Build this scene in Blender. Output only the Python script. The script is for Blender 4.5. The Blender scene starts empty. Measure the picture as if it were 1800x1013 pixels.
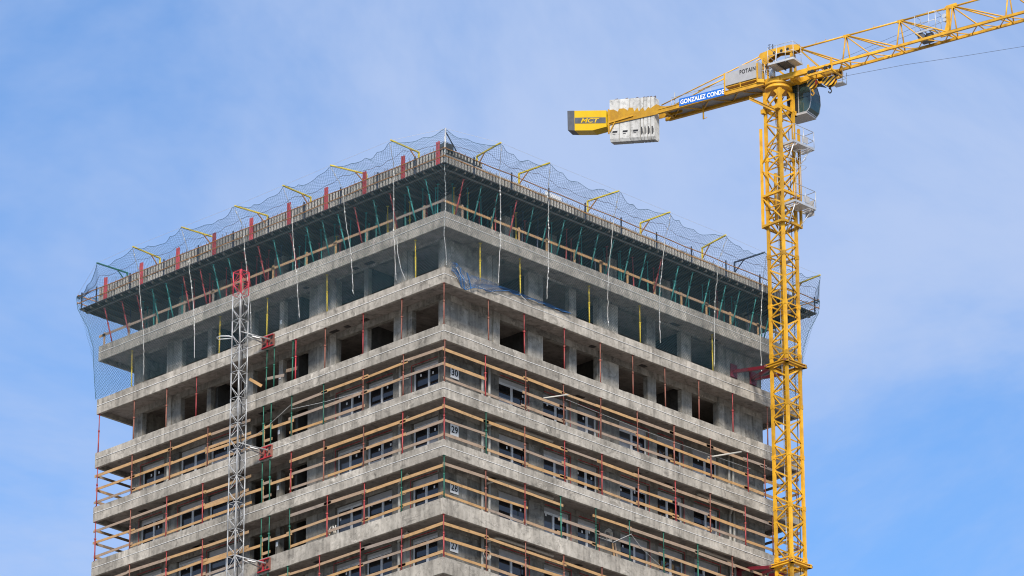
import bpy, math, random
from mathutils import Vector, Matrix, noise as mnoise

RND = random.Random(11)
sc = bpy.context.scene
COL = sc.collection

# ------------------------------------------------------------------ camera
PITCH, YAW, ROLL, FPX = 0.390973885, 0.773484302, -0.0022519184, 8343.65
CAM = Vector((-156.176687, -157.294243, -95.6390173))
GROUND_Z = -97.3
fw = Vector((math.cos(YAW) * math.cos(PITCH), math.sin(YAW) * math.cos(PITCH), math.sin(PITCH)))
rt = Vector((math.sin(YAW), -math.cos(YAW), 0))
up = rt.cross(fw)
rt2 = math.cos(ROLL) * rt + math.sin(ROLL) * up
up2 = -math.sin(ROLL) * rt + math.cos(ROLL) * up
cam_data = bpy.data.cameras.new('camera')
cam_data.sensor_width = 36.0
cam_data.lens = FPX / 1800.0 * 36.0
cam_data.clip_start = 1.0
cam_data.clip_end = 20000.0
cam = bpy.data.objects.new('camera', cam_data)
COL.objects.link(cam)
cam.matrix_world = Matrix(((rt2.x, up2.x, -fw.x, CAM.x), (rt2.y, up2.y, -fw.y, CAM.y), (rt2.z, up2.z, -fw.z, CAM.z), (0, 0, 0, 1)))
sc.camera = cam

# ------------------------------------------------------------------ sky, sun, exposure
SUN_EL = math.radians(33)
SUN_AZ_VEC = Vector((-0.70, -0.71, 0)).normalized()
SUN_STRENGTH, SUN_ANGLE = 2.75, 15.0
SKY_STRENGTH = 0.11
sun_dir = Vector((SUN_AZ_VEC.x * math.cos(SUN_EL), SUN_AZ_VEC.y * math.cos(SUN_EL), math.sin(SUN_EL)))
w = bpy.data.worlds.new('World')
sc.world = w
w.use_nodes = True
wn, wl = w.node_tree.nodes, w.node_tree.links
wn.clear()
wo = wn.new('ShaderNodeOutputWorld')
bg = wn.new('ShaderNodeBackground')
bg.inputs['Strength'].default_value = SKY_STRENGTH
sky = wn.new('ShaderNodeTexSky')
sky.sky_type = 'NISHITA'
sky.sun_disc = False
sky.sun_elevation = SUN_EL
sky.sun_rotation = math.atan2(SUN_AZ_VEC.x, SUN_AZ_VEC.y)
sky.air_density = 1.0
sky.dust_density = 0.6
sky.ozone_density = 4.0
tc = wn.new('ShaderNodeTexCoord')
mp = wn.new('ShaderNodeMapping')
mp.inputs['Location'].default_value = (3.24, 1.24, 0.44)
mp.inputs['Scale'].default_value = (1.0, 1.0, 1.5)
n1 = wn.new('ShaderNodeTexNoise')
n1.inputs['Scale'].default_value = 5.5
n1.inputs['Detail'].default_value = 7.0
n1.inputs['Roughness'].default_value = 0.62
n1.inputs['Distortion'].default_value = 0.4
cr_ = wn.new('ShaderNodeValToRGB')
cr_.color_ramp.elements[0].position = 0.33
cr_.color_ramp.elements[0].color = (0, 0, 0, 1)
cr_.color_ramp.elements[1].position = 0.66
cr_.color_ramp.elements[1].color = (1, 1, 1, 1)
cr_.color_ramp.interpolation = 'EASE'
mm = wn.new('ShaderNodeMath')
mm.operation = 'MULTIPLY_ADD'
mm.inputs[1].default_value = 0.80
mm.inputs[2].default_value = 0.08
mx = wn.new('ShaderNodeMixRGB')
mx.inputs['Color2'].default_value = (2.25, 2.78, 4.0, 1)
tn_ = wn.new('ShaderNodeMixRGB')
tn_.blend_type = 'MULTIPLY'
tn_.inputs['Fac'].default_value = 1.0
tn_.inputs['Color2'].default_value = (0.52, 0.715, 0.86, 1)
wl.new(tc.outputs['Generated'], mp.inputs['Vector'])
wl.new(mp.outputs['Vector'], n1.inputs['Vector'])
wl.new(n1.outputs['Fac'], cr_.inputs['Fac'])
wl.new(cr_.outputs['Color'], mm.inputs[0])
wl.new(mm.outputs[0], mx.inputs['Fac'])
wl.new(sky.outputs['Color'], tn_.inputs['Color1'])
wl.new(tn_.outputs['Color'], mx.inputs['Color1'])
wl.new(mx.outputs['Color'], bg.inputs['Color'])
wl.new(bg.outputs['Background'], wo.inputs['Surface'])

sun_data = bpy.data.lights.new('sun', 'SUN')
sun_data.energy = SUN_STRENGTH
sun_data.angle = math.radians(SUN_ANGLE)
sun_data.color = (1.0, 0.91, 0.79)
sun = bpy.data.objects.new('sun', sun_data)
sun.rotation_euler = sun_dir.to_track_quat('Z', 'Y').to_euler()
sun.location = (-60, -60, 80)
COL.objects.link(sun)
sc.view_settings.view_transform = 'Standard'
sc.view_settings.look = 'None'
sc.view_settings.exposure = 1.02
sc.view_settings.gamma = 1.0
sc.view_settings.use_curve_mapping = False
sc.cycles.pixel_filter_type = 'BLACKMAN_HARRIS'
sc.cycles.filter_width = 1.1

# ------------------------------------------------------------------ materials
def new_mat(name):
    m = bpy.data.materials.new(name)
    m.use_nodes = True
    nt = m.node_tree
    b = nt.nodes['Principled BSDF']
    return m, nt, b

def mixnode(nt, blend='MIX', fac=1.0):
    x = nt.nodes.new('ShaderNodeMixRGB')
    x.blend_type = blend
    x.inputs['Fac'].default_value = fac
    return x

def noise_node(nt, vec, scale, detail=4.0, rough=0.55, mapscale=None, dist=0.0):
    if mapscale:
        mpn = nt.nodes.new('ShaderNodeMapping')
        mpn.inputs['Scale'].default_value = mapscale
        nt.links.new(vec, mpn.inputs['Vector'])
        vec = mpn.outputs['Vector']
    n = nt.nodes.new('ShaderNodeTexNoise')
    n.inputs['Scale'].default_value = scale
    n.inputs['Detail'].default_value = detail
    n.inputs['Roughness'].default_value = rough
    n.inputs['Distortion'].default_value = dist
    nt.links.new(vec, n.inputs['Vector'])
    return n.outputs['Fac']

def ramp(nt, fac, stops):
    r = nt.nodes.new('ShaderNodeValToRGB')
    e = r.color_ramp.elements
    while len(e) < len(stops):
        e.new(0.5)
    for i, (p, c) in enumerate(stops):
        e[i].position = p
        e[i].color = (c, c, c, 1) if isinstance(c, (int, float)) else (*c, 1)
    nt.links.new(fac, r.inputs['Fac'])
    return r.outputs['Color']

def mul(nt, a, b, fac=1.0):
    x = mixnode(nt, 'MULTIPLY', fac)
    nt.links.new(a, x.inputs['Color1'])
    nt.links.new(b, x.inputs['Color2'])
    return x.outputs['Color']

def concrete(name, light, dark, streak=0.5, tint=0.25, bump=0.25, stainscale=0.7):
    m, nt, b = new_mat(name)
    g = nt.nodes.new('ShaderNodeNewGeometry')
    pos = g.outputs['Position']
    oi = nt.nodes.new('ShaderNodeObjectInfo')
    add = nt.nodes.new('ShaderNodeVectorMath')
    add.operation = 'MULTIPLY_ADD'
    add.inputs[1].default_value = (1, 1, 1)
    sep = nt.nodes.new('ShaderNodeCombineXYZ')
    mlt = nt.nodes.new('ShaderNodeMath')
    mlt.operation = 'MULTIPLY'
    mlt.inputs[1].default_value = 37.0
    nt.links.new(oi.outputs['Random'], mlt.inputs[0])
    nt.links.new(mlt.outputs[0], sep.inputs[2])
    nt.links.new(pos, add.inputs[0])
    nt.links.new(sep.outputs[0], add.inputs[2])
    v = add.outputs[0]
    big = noise_node(nt, v, stainscale, 8, 0.62, dist=0.6)
    base = ramp(nt, big, [(0.33, dark), (0.66, light)])
    st = noise_node(nt, v, 1.0, 5, 0.6, mapscale=(3.2, 3.2, 0.35))
    stc = ramp(nt, st, [(0.30, 1.0 - streak), (0.56, 1.0)])
    c = mul(nt, base, stc, 0.8)
    med = noise_node(nt, v, 4.5, 6, 0.65)
    c = mul(nt, c, ramp(nt, med, [(0.28, 0.58), (0.48, 1.0), (0.75, 1.15)]), 0.85)
    # pale lime patches
    lime = noise_node(nt, v, 1.6, 7, 0.7, dist=1.2)
    limef = ramp(nt, lime, [(0.60, 0.0), (0.70, 1.0)])
    lm = mixnode(nt)
    lm.inputs['Color2'].default_value = (min(light[0] * 1.35, .7), min(light[1] * 1.35, .7), min(light[2] * 1.36, .7), 1)
    lf = nt.nodes.new('ShaderNodeMath')
    lf.operation = 'MULTIPLY'
    lf.inputs[1].default_value = 0.75
    nt.links.new(limef, lf.inputs[0])
    nt.links.new(lf.outputs[0], lm.inputs['Fac'])
    nt.links.new(c, lm.inputs['Color1'])
    c = lm.outputs['Color']
    bl = noise_node(nt, v, 0.9, 9, 0.72, mapscale=(1.0, 1.0, 1.7), dist=1.8)
    c = mul(nt, c, ramp(nt, bl, [(0.38, 0.58), (0.45, 1.0)]), 0.8)
    # pits and tie holes
    vor = nt.nodes.new('ShaderNodeTexVoronoi')
    vor.inputs['Scale'].default_value = 1.9
    nt.links.new(v, vor.inputs['Vector'])
    c = mul(nt, c, ramp(nt, vor.outputs['Distance'], [(0.035, 0.35), (0.06, 1.0)]), 0.8)
    tn = ramp(nt, oi.outputs['Random'], [(0.0, 1.0 - tint), (1.0, 1.0 + tint * 0.35)])
    c = mul(nt, c, tn, 1.0)
    nt.links.new(c, b.inputs['Base Color'])
    b.inputs['Roughness'].default_value = 0.88
    b.inputs['Specular IOR Level'].default_value = 0.25
    bm = nt.nodes.new('ShaderNodeBump')
    bm.inputs['Strength'].default_value = bump
    bm.inputs['Distance'].default_value = 0.03
    fine = noise_node(nt, v, 9, 8, 0.7)
    nt.links.new(fine, bm.inputs['Height'])
    nt.links.new(bm.outputs['Normal'], b.inputs['Normal'])
    return m

def wood(name, stops):
    m, nt, b = new_mat(name)
    oi = nt.nodes.new('ShaderNodeObjectInfo')
    g = nt.nodes.new('ShaderNodeNewGeometry')
    base = ramp(nt, oi.outputs['Random'], stops)
    gr = noise_node(nt, g.outputs['Position'], 1.0, 6, 0.65, mapscale=(1.6, 1.6, 32))
    c = mul(nt, base, ramp(nt, gr, [(0.3, 0.62), (0.55, 1.0), (0.8, 1.12)]), 0.9)
    sp = noise_node(nt, g.outputs['Position'], 2.6, 5, 0.7)
    c = mul(nt, c, ramp(nt, sp, [(0.3, 0.55), (0.48, 1.0)]), 0.75)
    nt.links.new(c, b.inputs['Base Color'])
    b.inputs['Roughness'].default_value = 0.8
    return m

def paint(name, col, col2=None, rough=0.5, metallic=0.0, wear=0.35, scale=3.0, tint=0.12, rust=None, rustamt=0.0, spec=0.4):
    m, nt, b = new_mat(name)
    g = nt.nodes.new('ShaderNodeNewGeometry')
    oi = nt.nodes.new('ShaderNodeObjectInfo')
    n = noise_node(nt, g.outputs['Position'], scale, 6, 0.65)
    c2 = col2 or tuple(x * (1 - wear) for x in col)
    c = ramp(nt, n, [(0.3, c2), (0.6, col)])
    if rust:
        rn = noise_node(nt, g.outputs['Position'], 5.0, 7, 0.75, mapscale=(2, 2, 0.8))
        rx = mixnode(nt)
        rx.inputs['Color2'].default_value = (*rust, 1)
        nt.links.new(ramp(nt, rn, [(0.62 - rustamt, 0.0), (0.74 - rustamt, 1.0)]), rx.inputs['Fac'])
        nt.links.new(c, rx.inputs['Color1'])
        c = rx.outputs['Color']
    c = mul(nt, c, ramp(nt, oi.outputs['Random'], [(0, 1 - tint), (1, 1 + tint)]), 1.0)
    nt.links.new(c, b.inputs['Base Color'])
    b.inputs['Roughness'].default_value = rough
    b.inputs['Metallic'].default_value = metallic
    b.inputs['Specular IOR Level'].default_value = spec
    return m

M = {}
M['fascia'] = concrete('fascia concrete', (0.46, 0.423, 0.366), (0.26, 0.238, 0.204), 0.5, 0.22)
M['wall'] = concrete('wall concrete', (0.43, 0.405, 0.358), (0.22, 0.208, 0.184), 0.5, 0.36)
M['wall_low'] = concrete('weathered lower wall concrete', (0.345, 0.325, 0.287), (0.18, 0.17, 0.151), 0.5, 0.38)
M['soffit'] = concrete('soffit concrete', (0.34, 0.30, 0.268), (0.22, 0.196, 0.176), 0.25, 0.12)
M['inner'] = concrete('interior concrete', (0.09, 0.087, 0.082), (0.055, 0.053, 0.05), 0.3, 0.3)  # gloom of the rooms put into the colour, far darker than outer walls
M['wood'] = wood('guard plank wood', [(0.0, (0.42, 0.245, 0.10)), (0.35, (0.43, 0.265, 0.125)), (0.6, (0.33, 0.225, 0.145)), (1.0, (0.26, 0.21, 0.172))])
M['grey_wood'] = wood('weathered formwork wood', [(0.0, (0.30, 0.285, 0.26)), (0.5, (0.41, 0.39, 0.36)), (1.0, (0.22, 0.21, 0.195))])
M['dark_wood'] = paint('phenolic plywood', (0.045, 0.04, 0.038), rough=0.6, tint=0.3)
M['dark_timber'] = wood('dark deck timber', [(0.0, (0.07, 0.06, 0.05)), (0.5, (0.11, 0.095, 0.08)), (1.0, (0.05, 0.046, 0.042))])
M['red'] = paint('red prop paint', (0.32, 0.04, 0.045), rough=0.55, rust=(0.20, 0.085, 0.055), rustamt=0.10, tint=0.25)
M['rusty'] = paint('rusty prop', (0.23, 0.075, 0.055), rough=0.75, rust=(0.17, 0.085, 0.06), rustamt=0.16, tint=0.3)
M['pink'] = paint('bright red steel', (0.55, 0.05, 0.075), rough=0.5, wear=0.3, tint=0.15)
M['old_red'] = paint('weathered red formwork post', (0.38, 0.055, 0.065), (0.26, 0.04, 0.05), rough=0.65, rust=(0.20, 0.10, 0.08), rustamt=0.06, tint=0.3)
M['teal'] = paint('green prop paint', (0.02, 0.13, 0.09), rough=0.55, rust=(0.12, 0.08, 0.05), rustamt=0.02, tint=0.3)
M['teal_blue'] = paint('teal prop paint', (0.03, 0.20, 0.185), rough=0.55, tint=0.35)
M['yellow'] = paint('yellow gallows paint', (0.62, 0.47, 0.03), rough=0.5, rust=(0.25, 0.14, 0.05), rustamt=0.02)
M['orange'] = paint('ochre railing tube', (0.45, 0.21, 0.05), rough=0.6, rust=(0.16, 0.08, 0.05), rustamt=0.06)
M['navy'] = paint('dark blue steel post', (0.035, 0.045, 0.075), rough=0.5)
M['crane'] = paint('crane yellow', (0.62, 0.335, 0.018), (0.41, 0.205, 0.02), rough=0.5, tint=0.26, rust=(0.20, 0.09, 0.035), rustamt=0.02, scale=2.0)
M['crane_bright'] = paint('crane panel yellow', (0.68, 0.44, 0.008), (0.62, 0.38, 0.008), rough=0.35, tint=0.03, scale=1.5)
M['galv'] = paint('galvanised steel', (0.52, 0.53, 0.54), (0.38, 0.39, 0.41), rough=0.45, metallic=0.35, tint=0.12)
M['steel'] = paint('mast steel', (0.38, 0.39, 0.40), (0.22, 0.225, 0.235), rough=0.5, metallic=0.25, tint=0.15)
M['grey_panel'] = paint('grey cabinet panel', (0.36, 0.36, 0.365), (0.31, 0.31, 0.32), rough=0.5, tint=0.04)
M['dark_grey'] = paint('charcoal panel', (0.10, 0.105, 0.12), (0.075, 0.08, 0.09), rough=0.5, tint=0.05)
M['black'] = paint('black rubber', (0.018, 0.018, 0.02), rough=0.6)
M['white_conc'] = concrete('white counterweight concrete', (0.58, 0.575, 0.55), (0.46, 0.455, 0.435), 0.25, 0.05)
M['white'] = paint('white board', (0.80, 0.80, 0.79), (0.72, 0.72, 0.71), rough=0.6, tint=0.04)
M['ink'] = paint('black lettering', (0.02, 0.02, 0.022), rough=0.6, tint=0.02)
M['blue_banner'] = paint('blue banner vinyl', (0.015, 0.135, 0.52), (0.013, 0.12, 0.46), rough=0.5, tint=0.02)
M['letter_white'] = paint('white lettering', (0.80, 0.80, 0.80), (0.76, 0.76, 0.76), rough=0.6, tint=0.01)
M['frame'] = paint('aluminium window frame', (0.64, 0.65, 0.66), (0.54, 0.55, 0.56), rough=0.45, tint=0.08)
M['shutter'] = paint('shutter box', (0.40, 0.40, 0.41), (0.32, 0.32, 0.33), rough=0.6, tint=0.2)
M['tape'] = paint('red sealing tape', (0.40, 0.02, 0.03), (0.30, 0.02, 0.03), rough=0.6)
M['crimson'] = paint('crimson tie steel', (0.20, 0.016, 0.03), (0.15, 0.014, 0.025), rough=0.5)
M['film'] = paint('pale sheet on glass', (0.24, 0.245, 0.26), (0.13, 0.135, 0.145), rough=0.25, tint=0.35, scale=1.5, spec=0.6)
M['pvc'] = paint('pale pipe', (0.50, 0.48, 0.43), (0.42, 0.40, 0.36), rough=0.5, tint=0.1)
M['rope'] = paint('white rope', (0.56, 0.56, 0.54), (0.36, 0.36, 0.35), rough=0.9, scale=12)
M['net'] = paint('blue grey net cord', (0.055, 0.125, 0.165), (0.04, 0.095, 0.13), rough=0.8, tint=0.02)
M['net_blue'] = paint('blue bunched net', (0.03, 0.11, 0.26), (0.02, 0.07, 0.17), rough=0.8, scale=6)
M['cord'] = paint('white stretched cord', (0.82, 0.82, 0.81), rough=0.8, wear=0.06)
M['cable'] = paint('steel cable', (0.10, 0.10, 0.105), rough=0.5, metallic=0.3)
M['rebar'] = paint('rebar', (0.12, 0.075, 0.055), rough=0.85)
M['maroon'] = paint('maroon seat', (0.06, 0.012, 0.02), rough=0.7)

m, nt, b = new_mat('window glass')
oi = nt.nodes.new('ShaderNodeObjectInfo')
c = ramp(nt, oi.outputs['Random'], [(0.0, (0.008, 0.008, 0.009)), (0.7, (0.016, 0.016, 0.018)), (1.0, (0.07, 0.07, 0.072))])
nt.links.new(c, b.inputs['Base Color'])
b.inputs['Roughness'].default_value = 0.03
b.inputs['IOR'].default_value = 1.62
M['glass'] = m
m, nt, b = new_mat('cab glass')
b.inputs['Base Color'].default_value = (0.035, 0.07, 0.07, 1)
b.inputs['Roughness'].default_value = 0.04
b.inputs['IOR'].default_value = 1.7
b.inputs['Alpha'].default_value = 0.8
M['cab_glass'] = m
m, nt, b = new_mat('black and yellow hazard stripes')
g = nt.nodes.new('ShaderNodeNewGeometry')
wv = nt.nodes.new('ShaderNodeTexWave')
wv.bands_direction = 'DIAGONAL'
wv.inputs['Scale'].default_value = 2.3
nt.links.new(g.outputs['Position'], wv.inputs['Vector'])
c = ramp(nt, wv.outputs['Fac'], [(0.46, (0.02, 0.02, 0.02)), (0.52, (0.66, 0.36, 0.02))])
nt.links.new(c, b.inputs['Base Color'])
b.inputs['Roughness'].default_value = 0.5
M['hazard'] = m
m, nt, b = new_mat('city ground')
g = nt.nodes.new('ShaderNodeNewGeometry')
c = ramp(nt, noise_node(nt, g.outputs['Position'], 0.02, 6, 0.6), [(0.35, (0.24, 0.22, 0.19)), (0.65, (0.36, 0.325, 0.28))])
nt.links.new(c, b.inputs['Base Color'])
b.inputs['Roughness'].default_value = 0.95
M['ground'] = m

# ------------------------------------------------------------------ mesh helpers
class MB:
    def __init__(self):
        self.v, self.f, self.sm = [], [], []

    def box(self, x0, x1, y0, y1, z0, z1):
        n = len(self.v)
        self.v += [(x0, y0, z0), (x1, y0, z0), (x1, y1, z0), (x0, y1, z0), (x0, y0, z1), (x1, y0, z1), (x1, y1, z1), (x0, y1, z1)]
        for q in ((3, 2, 1, 0), (4, 5, 6, 7), (0, 1, 5, 4), (1, 2, 6, 5), (2, 3, 7, 6), (3, 0, 4, 7)):
            self.f.append(tuple(n + i for i in q))
            self.sm.append(False)
        return self

    def cbox(self, x0, x1, y0, y1, z0, z1, c):
        """box with its top and bottom edges chamfered"""
        n = len(self.v)
        for z, i in ((z0, c), (z0 + c, 0), (z1 - c, 0), (z1, c)):
            self.v += [(x0 + i, y0 + i, z), (x1 - i, y0 + i, z), (x1 - i, y1 - i, z), (x0 + i, y1 - i, z)]
        self.f.append((n + 3, n + 2, n + 1, n))
        for k in range(3):
            a = n + 4 * k
            for i in range(4):
                j = (i + 1) % 4
                self.f.append((a + i, a + j, a + 4 + j, a + 4 + i))
        self.f.append((n + 12, n + 13, n + 14, n + 15))
        self.sm += [False] * 14
        return self

    def beam(self, p, q, w_, h_, hint=(0, 0, 1)):
        p, q = Vector(p), Vector(q)
        d = (q - p)
        if d.length < 1e-6:
            return self
        d.normalize()
        h = Vector(hint)
        s = d.cross(h)
        if s.length < 1e-3:
            s = d.cross(Vector((1, 0, 0)))
        s.normalize()
        u = s.cross(d).normalized()
        n = len(self.v)
        for e in (p, q):
            for a, c in ((-1, -1), (1, -1), (1, 1), (-1, 1)):
                self.v.append(tuple(e + s * (a * w_ / 2) + u * (c * h_ / 2)))
        for qd in ((0, 1, 2, 3), (7, 6, 5, 4), (1, 0, 4, 5), (2, 1, 5, 6), (3, 2, 6, 7), (0, 3, 7, 4)):
            self.f.append(tuple(n + i for i in qd))
            self.sm.append(False)
        return self

    def tube(self, p, q, r, n=8, r2=None, cap=True):
        p, q = Vector(p), Vector(q)
        d = q - p
        if d.length < 1e-6:
            return self
        d.normalize()
        a = d.cross(Vector((0, 0, 1)))
        if a.length < 1e-3:
            a = d.cross(Vector((1, 0, 0)))
        a.normalize()
        b_ = d.cross(a)
        r2 = r if r2 is None else r2
        k = len(self.v)
        for e, rr in ((p, r), (q, r2)):
            for i in range(n):
                t = 2 * math.pi * i / n
                self.v.append(tuple(e + a * (rr * math.cos(t)) + b_ * (rr * math.sin(t))))
        for i in range(n):
            j = (i + 1) % n
            self.f.append((k + j, k + i, k + n + i, k + n + j))
            self.sm.append(n > 4)
        if cap:
            self.f.append(tuple(k + i for i in range(n)))
            self.f.append(tuple(k + n + i for i in reversed(range(n))))
            self.sm += [False, False]
        return self

    def path(self, pts, r, n=6):
        """continuous tube along a polyline"""
        pts = [Vector(p) for p in pts]
        k = len(self.v)
        for i, p in enumerate(pts):
            d = (pts[min(i + 1, len(pts) - 1)] - pts[max(i - 1, 0)])
            d = d.normalized() if d.length > 1e-9 else Vector((0, 0, 1))
            ref = Vector((0.31, 0.95, 0.05)) if abs(d.z) > 0.7 else Vector((0, 0, 1))
            a = d.cross(ref).normalized()
            b_ = d.cross(a)
            for j in range(n):
                t = 2 * math.pi * j / n
                self.v.append(tuple(p + a * (r * math.cos(t)) + b_ * (r * math.sin(t))))
        for i in range(len(pts) - 1):
            for j in range(n):
                jj = (j + 1) % n
                self.f.append((k + i * n + jj, k + i * n + j, k + (i + 1) * n + j, k + (i + 1) * n + jj))
                self.sm.append(n > 4)
        return self

    def prism(self, poly, off):
        """extrude a planar polygon (3-D points) by the vector off"""
        off = Vector(off)
        k, n = len(self.v), len(poly)
        self.v += [tuple(Vector(p)) for p in poly] + [tuple(Vector(p) + off) for p in poly]
        self.f.append(tuple(range(k, k + n)))
        self.f.append(tuple(reversed(range(k + n, k + 2 * n))))
        for i in range(n):
            j = (i + 1) % n
            self.f.append((k + j, k + i, k + n + i, k + n + j))
        self.sm += [False] * (n + 2)
        return self

    def mesh(self, name, mat):
        me = bpy.data.meshes.new(name)
        me.from_pydata(self.v, [], self.f)
        if any(self.sm):
            me.polygons.foreach_set('use_smooth', self.sm)
        me.materials.append(M[mat] if isinstance(mat, str) else mat)
        me.update()
        return me

    def build(self, name, mat, parent=None):
        return link(name, self.mesh(name, mat), parent)


def link(name, me, parent=None, loc=None):
    o = bpy.data.objects.new(name, me)
    COL.objects.link(o)
    if parent is not None:
        o.parent = parent
    if loc is not None:
        o.location = loc
    return o

def tag(o, label, cat, group=None):
    o['label'] = label
    o['category'] = cat
    if group:
        o['group'] = group
    return o

def thing(name, label, cat, group=None, loc=(0, 0, 0)):
    o = bpy.data.objects.new(name, None)
    COL.objects.link(o)
    o.location = loc
    o.empty_display_size = 0.3
    return tag(o, label, cat, group)

def copy_tree(o, parent, loc):
    c = o.copy()
    COL.objects.link(c)
    c.parent = parent
    c.location = loc
    for ch in [x for x in bpy.data.objects if x.parent == o]:
        g = ch.copy()
        COL.objects.link(g)
        g.parent = c
    return c

def text_mesh(name, body, origin, right, upv, width, height, mat, parent=None, shear=0.0, bold=0.0, thick=0.006, spacing=1.0):
    cu = bpy.data.curves.new('lettering_curve', 'FONT')
    cu.body = body
    cu.size = 1.0
    cu.shear = shear
    cu.offset = bold
    cu.space_character = spacing
    cu.resolution_u = 3
    tmp = bpy.data.objects.new('lettering_source', cu)
    COL.objects.link(tmp)
    bpy.context.view_layer.update()
    me = bpy.data.meshes.new_from_object(tmp)
    bpy.data.objects.remove(tmp)
    xs = [v.co.x for v in me.vertices]
    ys = [v.co.y for v in me.vertices]
    x0, x1, y0, y1 = min(xs), max(xs), min(ys), max(ys)
    right, upv, origin = Vector(right), Vector(upv), Vector(origin)
    nrm = right.cross(upv).normalized()
    for v in me.vertices:
        a = (v.co.x - x0) / (x1 - x0) * width
        c_ = (v.co.y - y0) / (y1 - y0) * height
        v.co = origin + right * a + upv * c_ + nrm * thick
    me.materials.clear()
    me.materials.append(M[mat])
    return link(name, me, parent)

ORD = ['first', 'second', 'third', 'fourth', 'fifth', 'sixth', 'seventh', 'eighth', 'ninth', 'tenth', 'eleventh', 'twelfth',
       'thirteenth', 'fourteenth', 'fifteenth', 'sixteenth', 'seventeenth', 'eighteenth', 'nineteenth', 'twentieth',
       'twenty-first', 'twenty-second', 'twenty-third', 'twenty-fourth', 'twenty-fifth', 'twenty-sixth']

# ------------------------------------------------------------------ ground
g = MB()
g.v = [(-6000, -6000, GROUND_Z), (6000, -6000, GROUND_Z), (6000, 6000, GROUND_Z), (-6000, 6000, GROUND_Z)]
g.f = [(0, 1, 2, 3)]
g.sm = [False]
go = g.build('ground', 'ground')
go['kind'] = 'structure'

# ------------------------------------------------------------------ the tower
H, FH = 3.1, 0.86
LX, LY = 27.22, 26.68
REC = 1.4
WX1, WY1 = LX - 1.45, LY - 1.4      # far ends of the walls

def face(side, s, out, z):
    """point on a face: s metres from the near corner, out metres outward"""
    return (s, -out, z) if side == 'R' else (-out, s, z)

def fbox(mb, side, s0, s1, o0, o1, z0, z1, c=0.0):
    """box on a face: s range, outward range (o0<o1), z range"""
    if side == 'R':
        a = (s0, s1, -o1, -o0, z0, z1)
    else:
        a = (-o1, -o0, s0, s1, z0, z1)
    return mb.cbox(*a, c) if c else mb.box(*a)

tower = thing('concrete_tower', 'unfinished grey concrete tower block with open storeys and wide slab edges', 'building', loc=(0, 0, 0))

def floor_slab(k, detailed=True):
    zt = -(k - 1) * H
    zb = zt - FH
    p = MB()
    p.box(0.17, LX - 0.17, 0.17, LY - 0.17, zt - 0.61, zt - 0.31)
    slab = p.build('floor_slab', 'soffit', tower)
    fr = MB()
    fr.box(LX - 0.16, LX, 0.003, LY, zb, zt)
    fr.box(0.003, LX - 0.165, LY - 0.16, LY, zb, zt)
    fr.build('rear_edge', 'fascia', slab)
    if not detailed:
        fr = MB()
        fr.box(0.0, LX - 0.17, 0.0, 0.16, zb, zt)
        fr.box(0.0, 0.16, 0.165, LY - 0.165, zb, zt)
        fr.build('front_edge', 'fascia', slab)
        return slab
    for side, L in (('R', LX), ('L', LY)):
        s = 0.0 if side == 'R' else 0.162
        first = True
        while s < L - 0.17:
            e = s + RND.uniform(2.3, 3.0)
            if L - 0.165 - e < 1.2:
                e = L - 0.165
            pr = RND.uniform(0.0, 0.009)
            q = MB()
            a = s - (0.0 if not first else 0.0)
            fbox(q, side, a + 0.003, e - 0.003, -0.16, pr, zb + RND.uniform(-0.008, 0.008), zt + RND.uniform(-0.012, 0.012), 0.014)
            q.build('fascia_panel', 'fascia', slab)
            s = e
            first = False
        if k <= 5:
            # drip line cord fixed along the slab edge
            n = 14
            pts = [Vector(face(side, -0.03 + (L + 0.0) * i / n, 0.02, zt - 0.36 - 0.03 * RND.random())) for i in range(n + 1)]
            MB().path(pts, 0.0135, 5).build('edge_cord', 'cord', slab)
    # a few small dark box-outs on the soffit
    for i in range(5):
        side = 'R' if i % 2 else 'L'
        s = RND.uniform(2, 24)
        q = MB()
        fbox(q, side, s, s + RND.uniform(0.25, 0.6), -1.25, -1.0, zt - 0.64, zt - 0.612)
        q.build('soffit_inset', 'dark_wood', slab)
    return slab

# openings along each face, in metres from the near corner (front plane of the wall)
OPEN_R = [(5.37, 7.55), (8.65, 10.62), (11.17, 12.75), (14.38, 16.60), (17.28, 19.30), (20.10, 22.10)]
OPEN_L = [(1.80, 3.72), (5.08, 7.02), (7.30, 9.28), (11.43, 13.40), (13.72, 15.68), (16.40, 19.02), (19.34, 21.40), (22.62, 24.50)]
WALL_T = 0.30

def wall_face(side, k, opens, L0, L1, mat='wall', headdrop=0.95, paneled=True):
    zt = -(k - 1) * H
    zc, zf, zh = zt - 0.61, zt - H - 0.31, zt - headdrop
    back = MB()
    fbox(back, side, L0 + 0.02, L1 - 0.02, -REC - WALL_T, -REC - 0.04, zh + 0.02, zc)
    wall = back.build('wall', mat, tower)
    # lintel strip
    s = L0
    i = 0
    while s < L1 - 0.05:
        e = min(s + RND.uniform(2.2, 3.2), L1)
        if L1 - e < 0.8:
            e = L1
        q = MB()
        fbox(q, side, s + 0.003, e - 0.003, -REC - 0.045, -REC + RND.uniform(0.0, 0.03), zh, zc)
        q.build('lintel', mat, wall)
        s = e
    edges = [L0] + [x for o in opens for x in o] + [L1]
    for a, c in zip(edges[0::2], edges[1::2]):
        if c - a < 0.05:
            continue
        n = max(1, int(round((c - a) / 0.78)))
        cuts = [a] + [a + (c - a) * (j + RND.uniform(-0.18, 0.18)) / n for j in range(1, n)] + [c]
        for j in range(n):
            q = MB()
            fbox(q, side, cuts[j] + 0.004, cuts[j + 1] - 0.004, -REC - WALL_T, -REC + RND.uniform(-0.015, 0.02), zf, zh - 0.004)
            q.build('wall_panel', mat, wall)
    return wall

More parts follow.
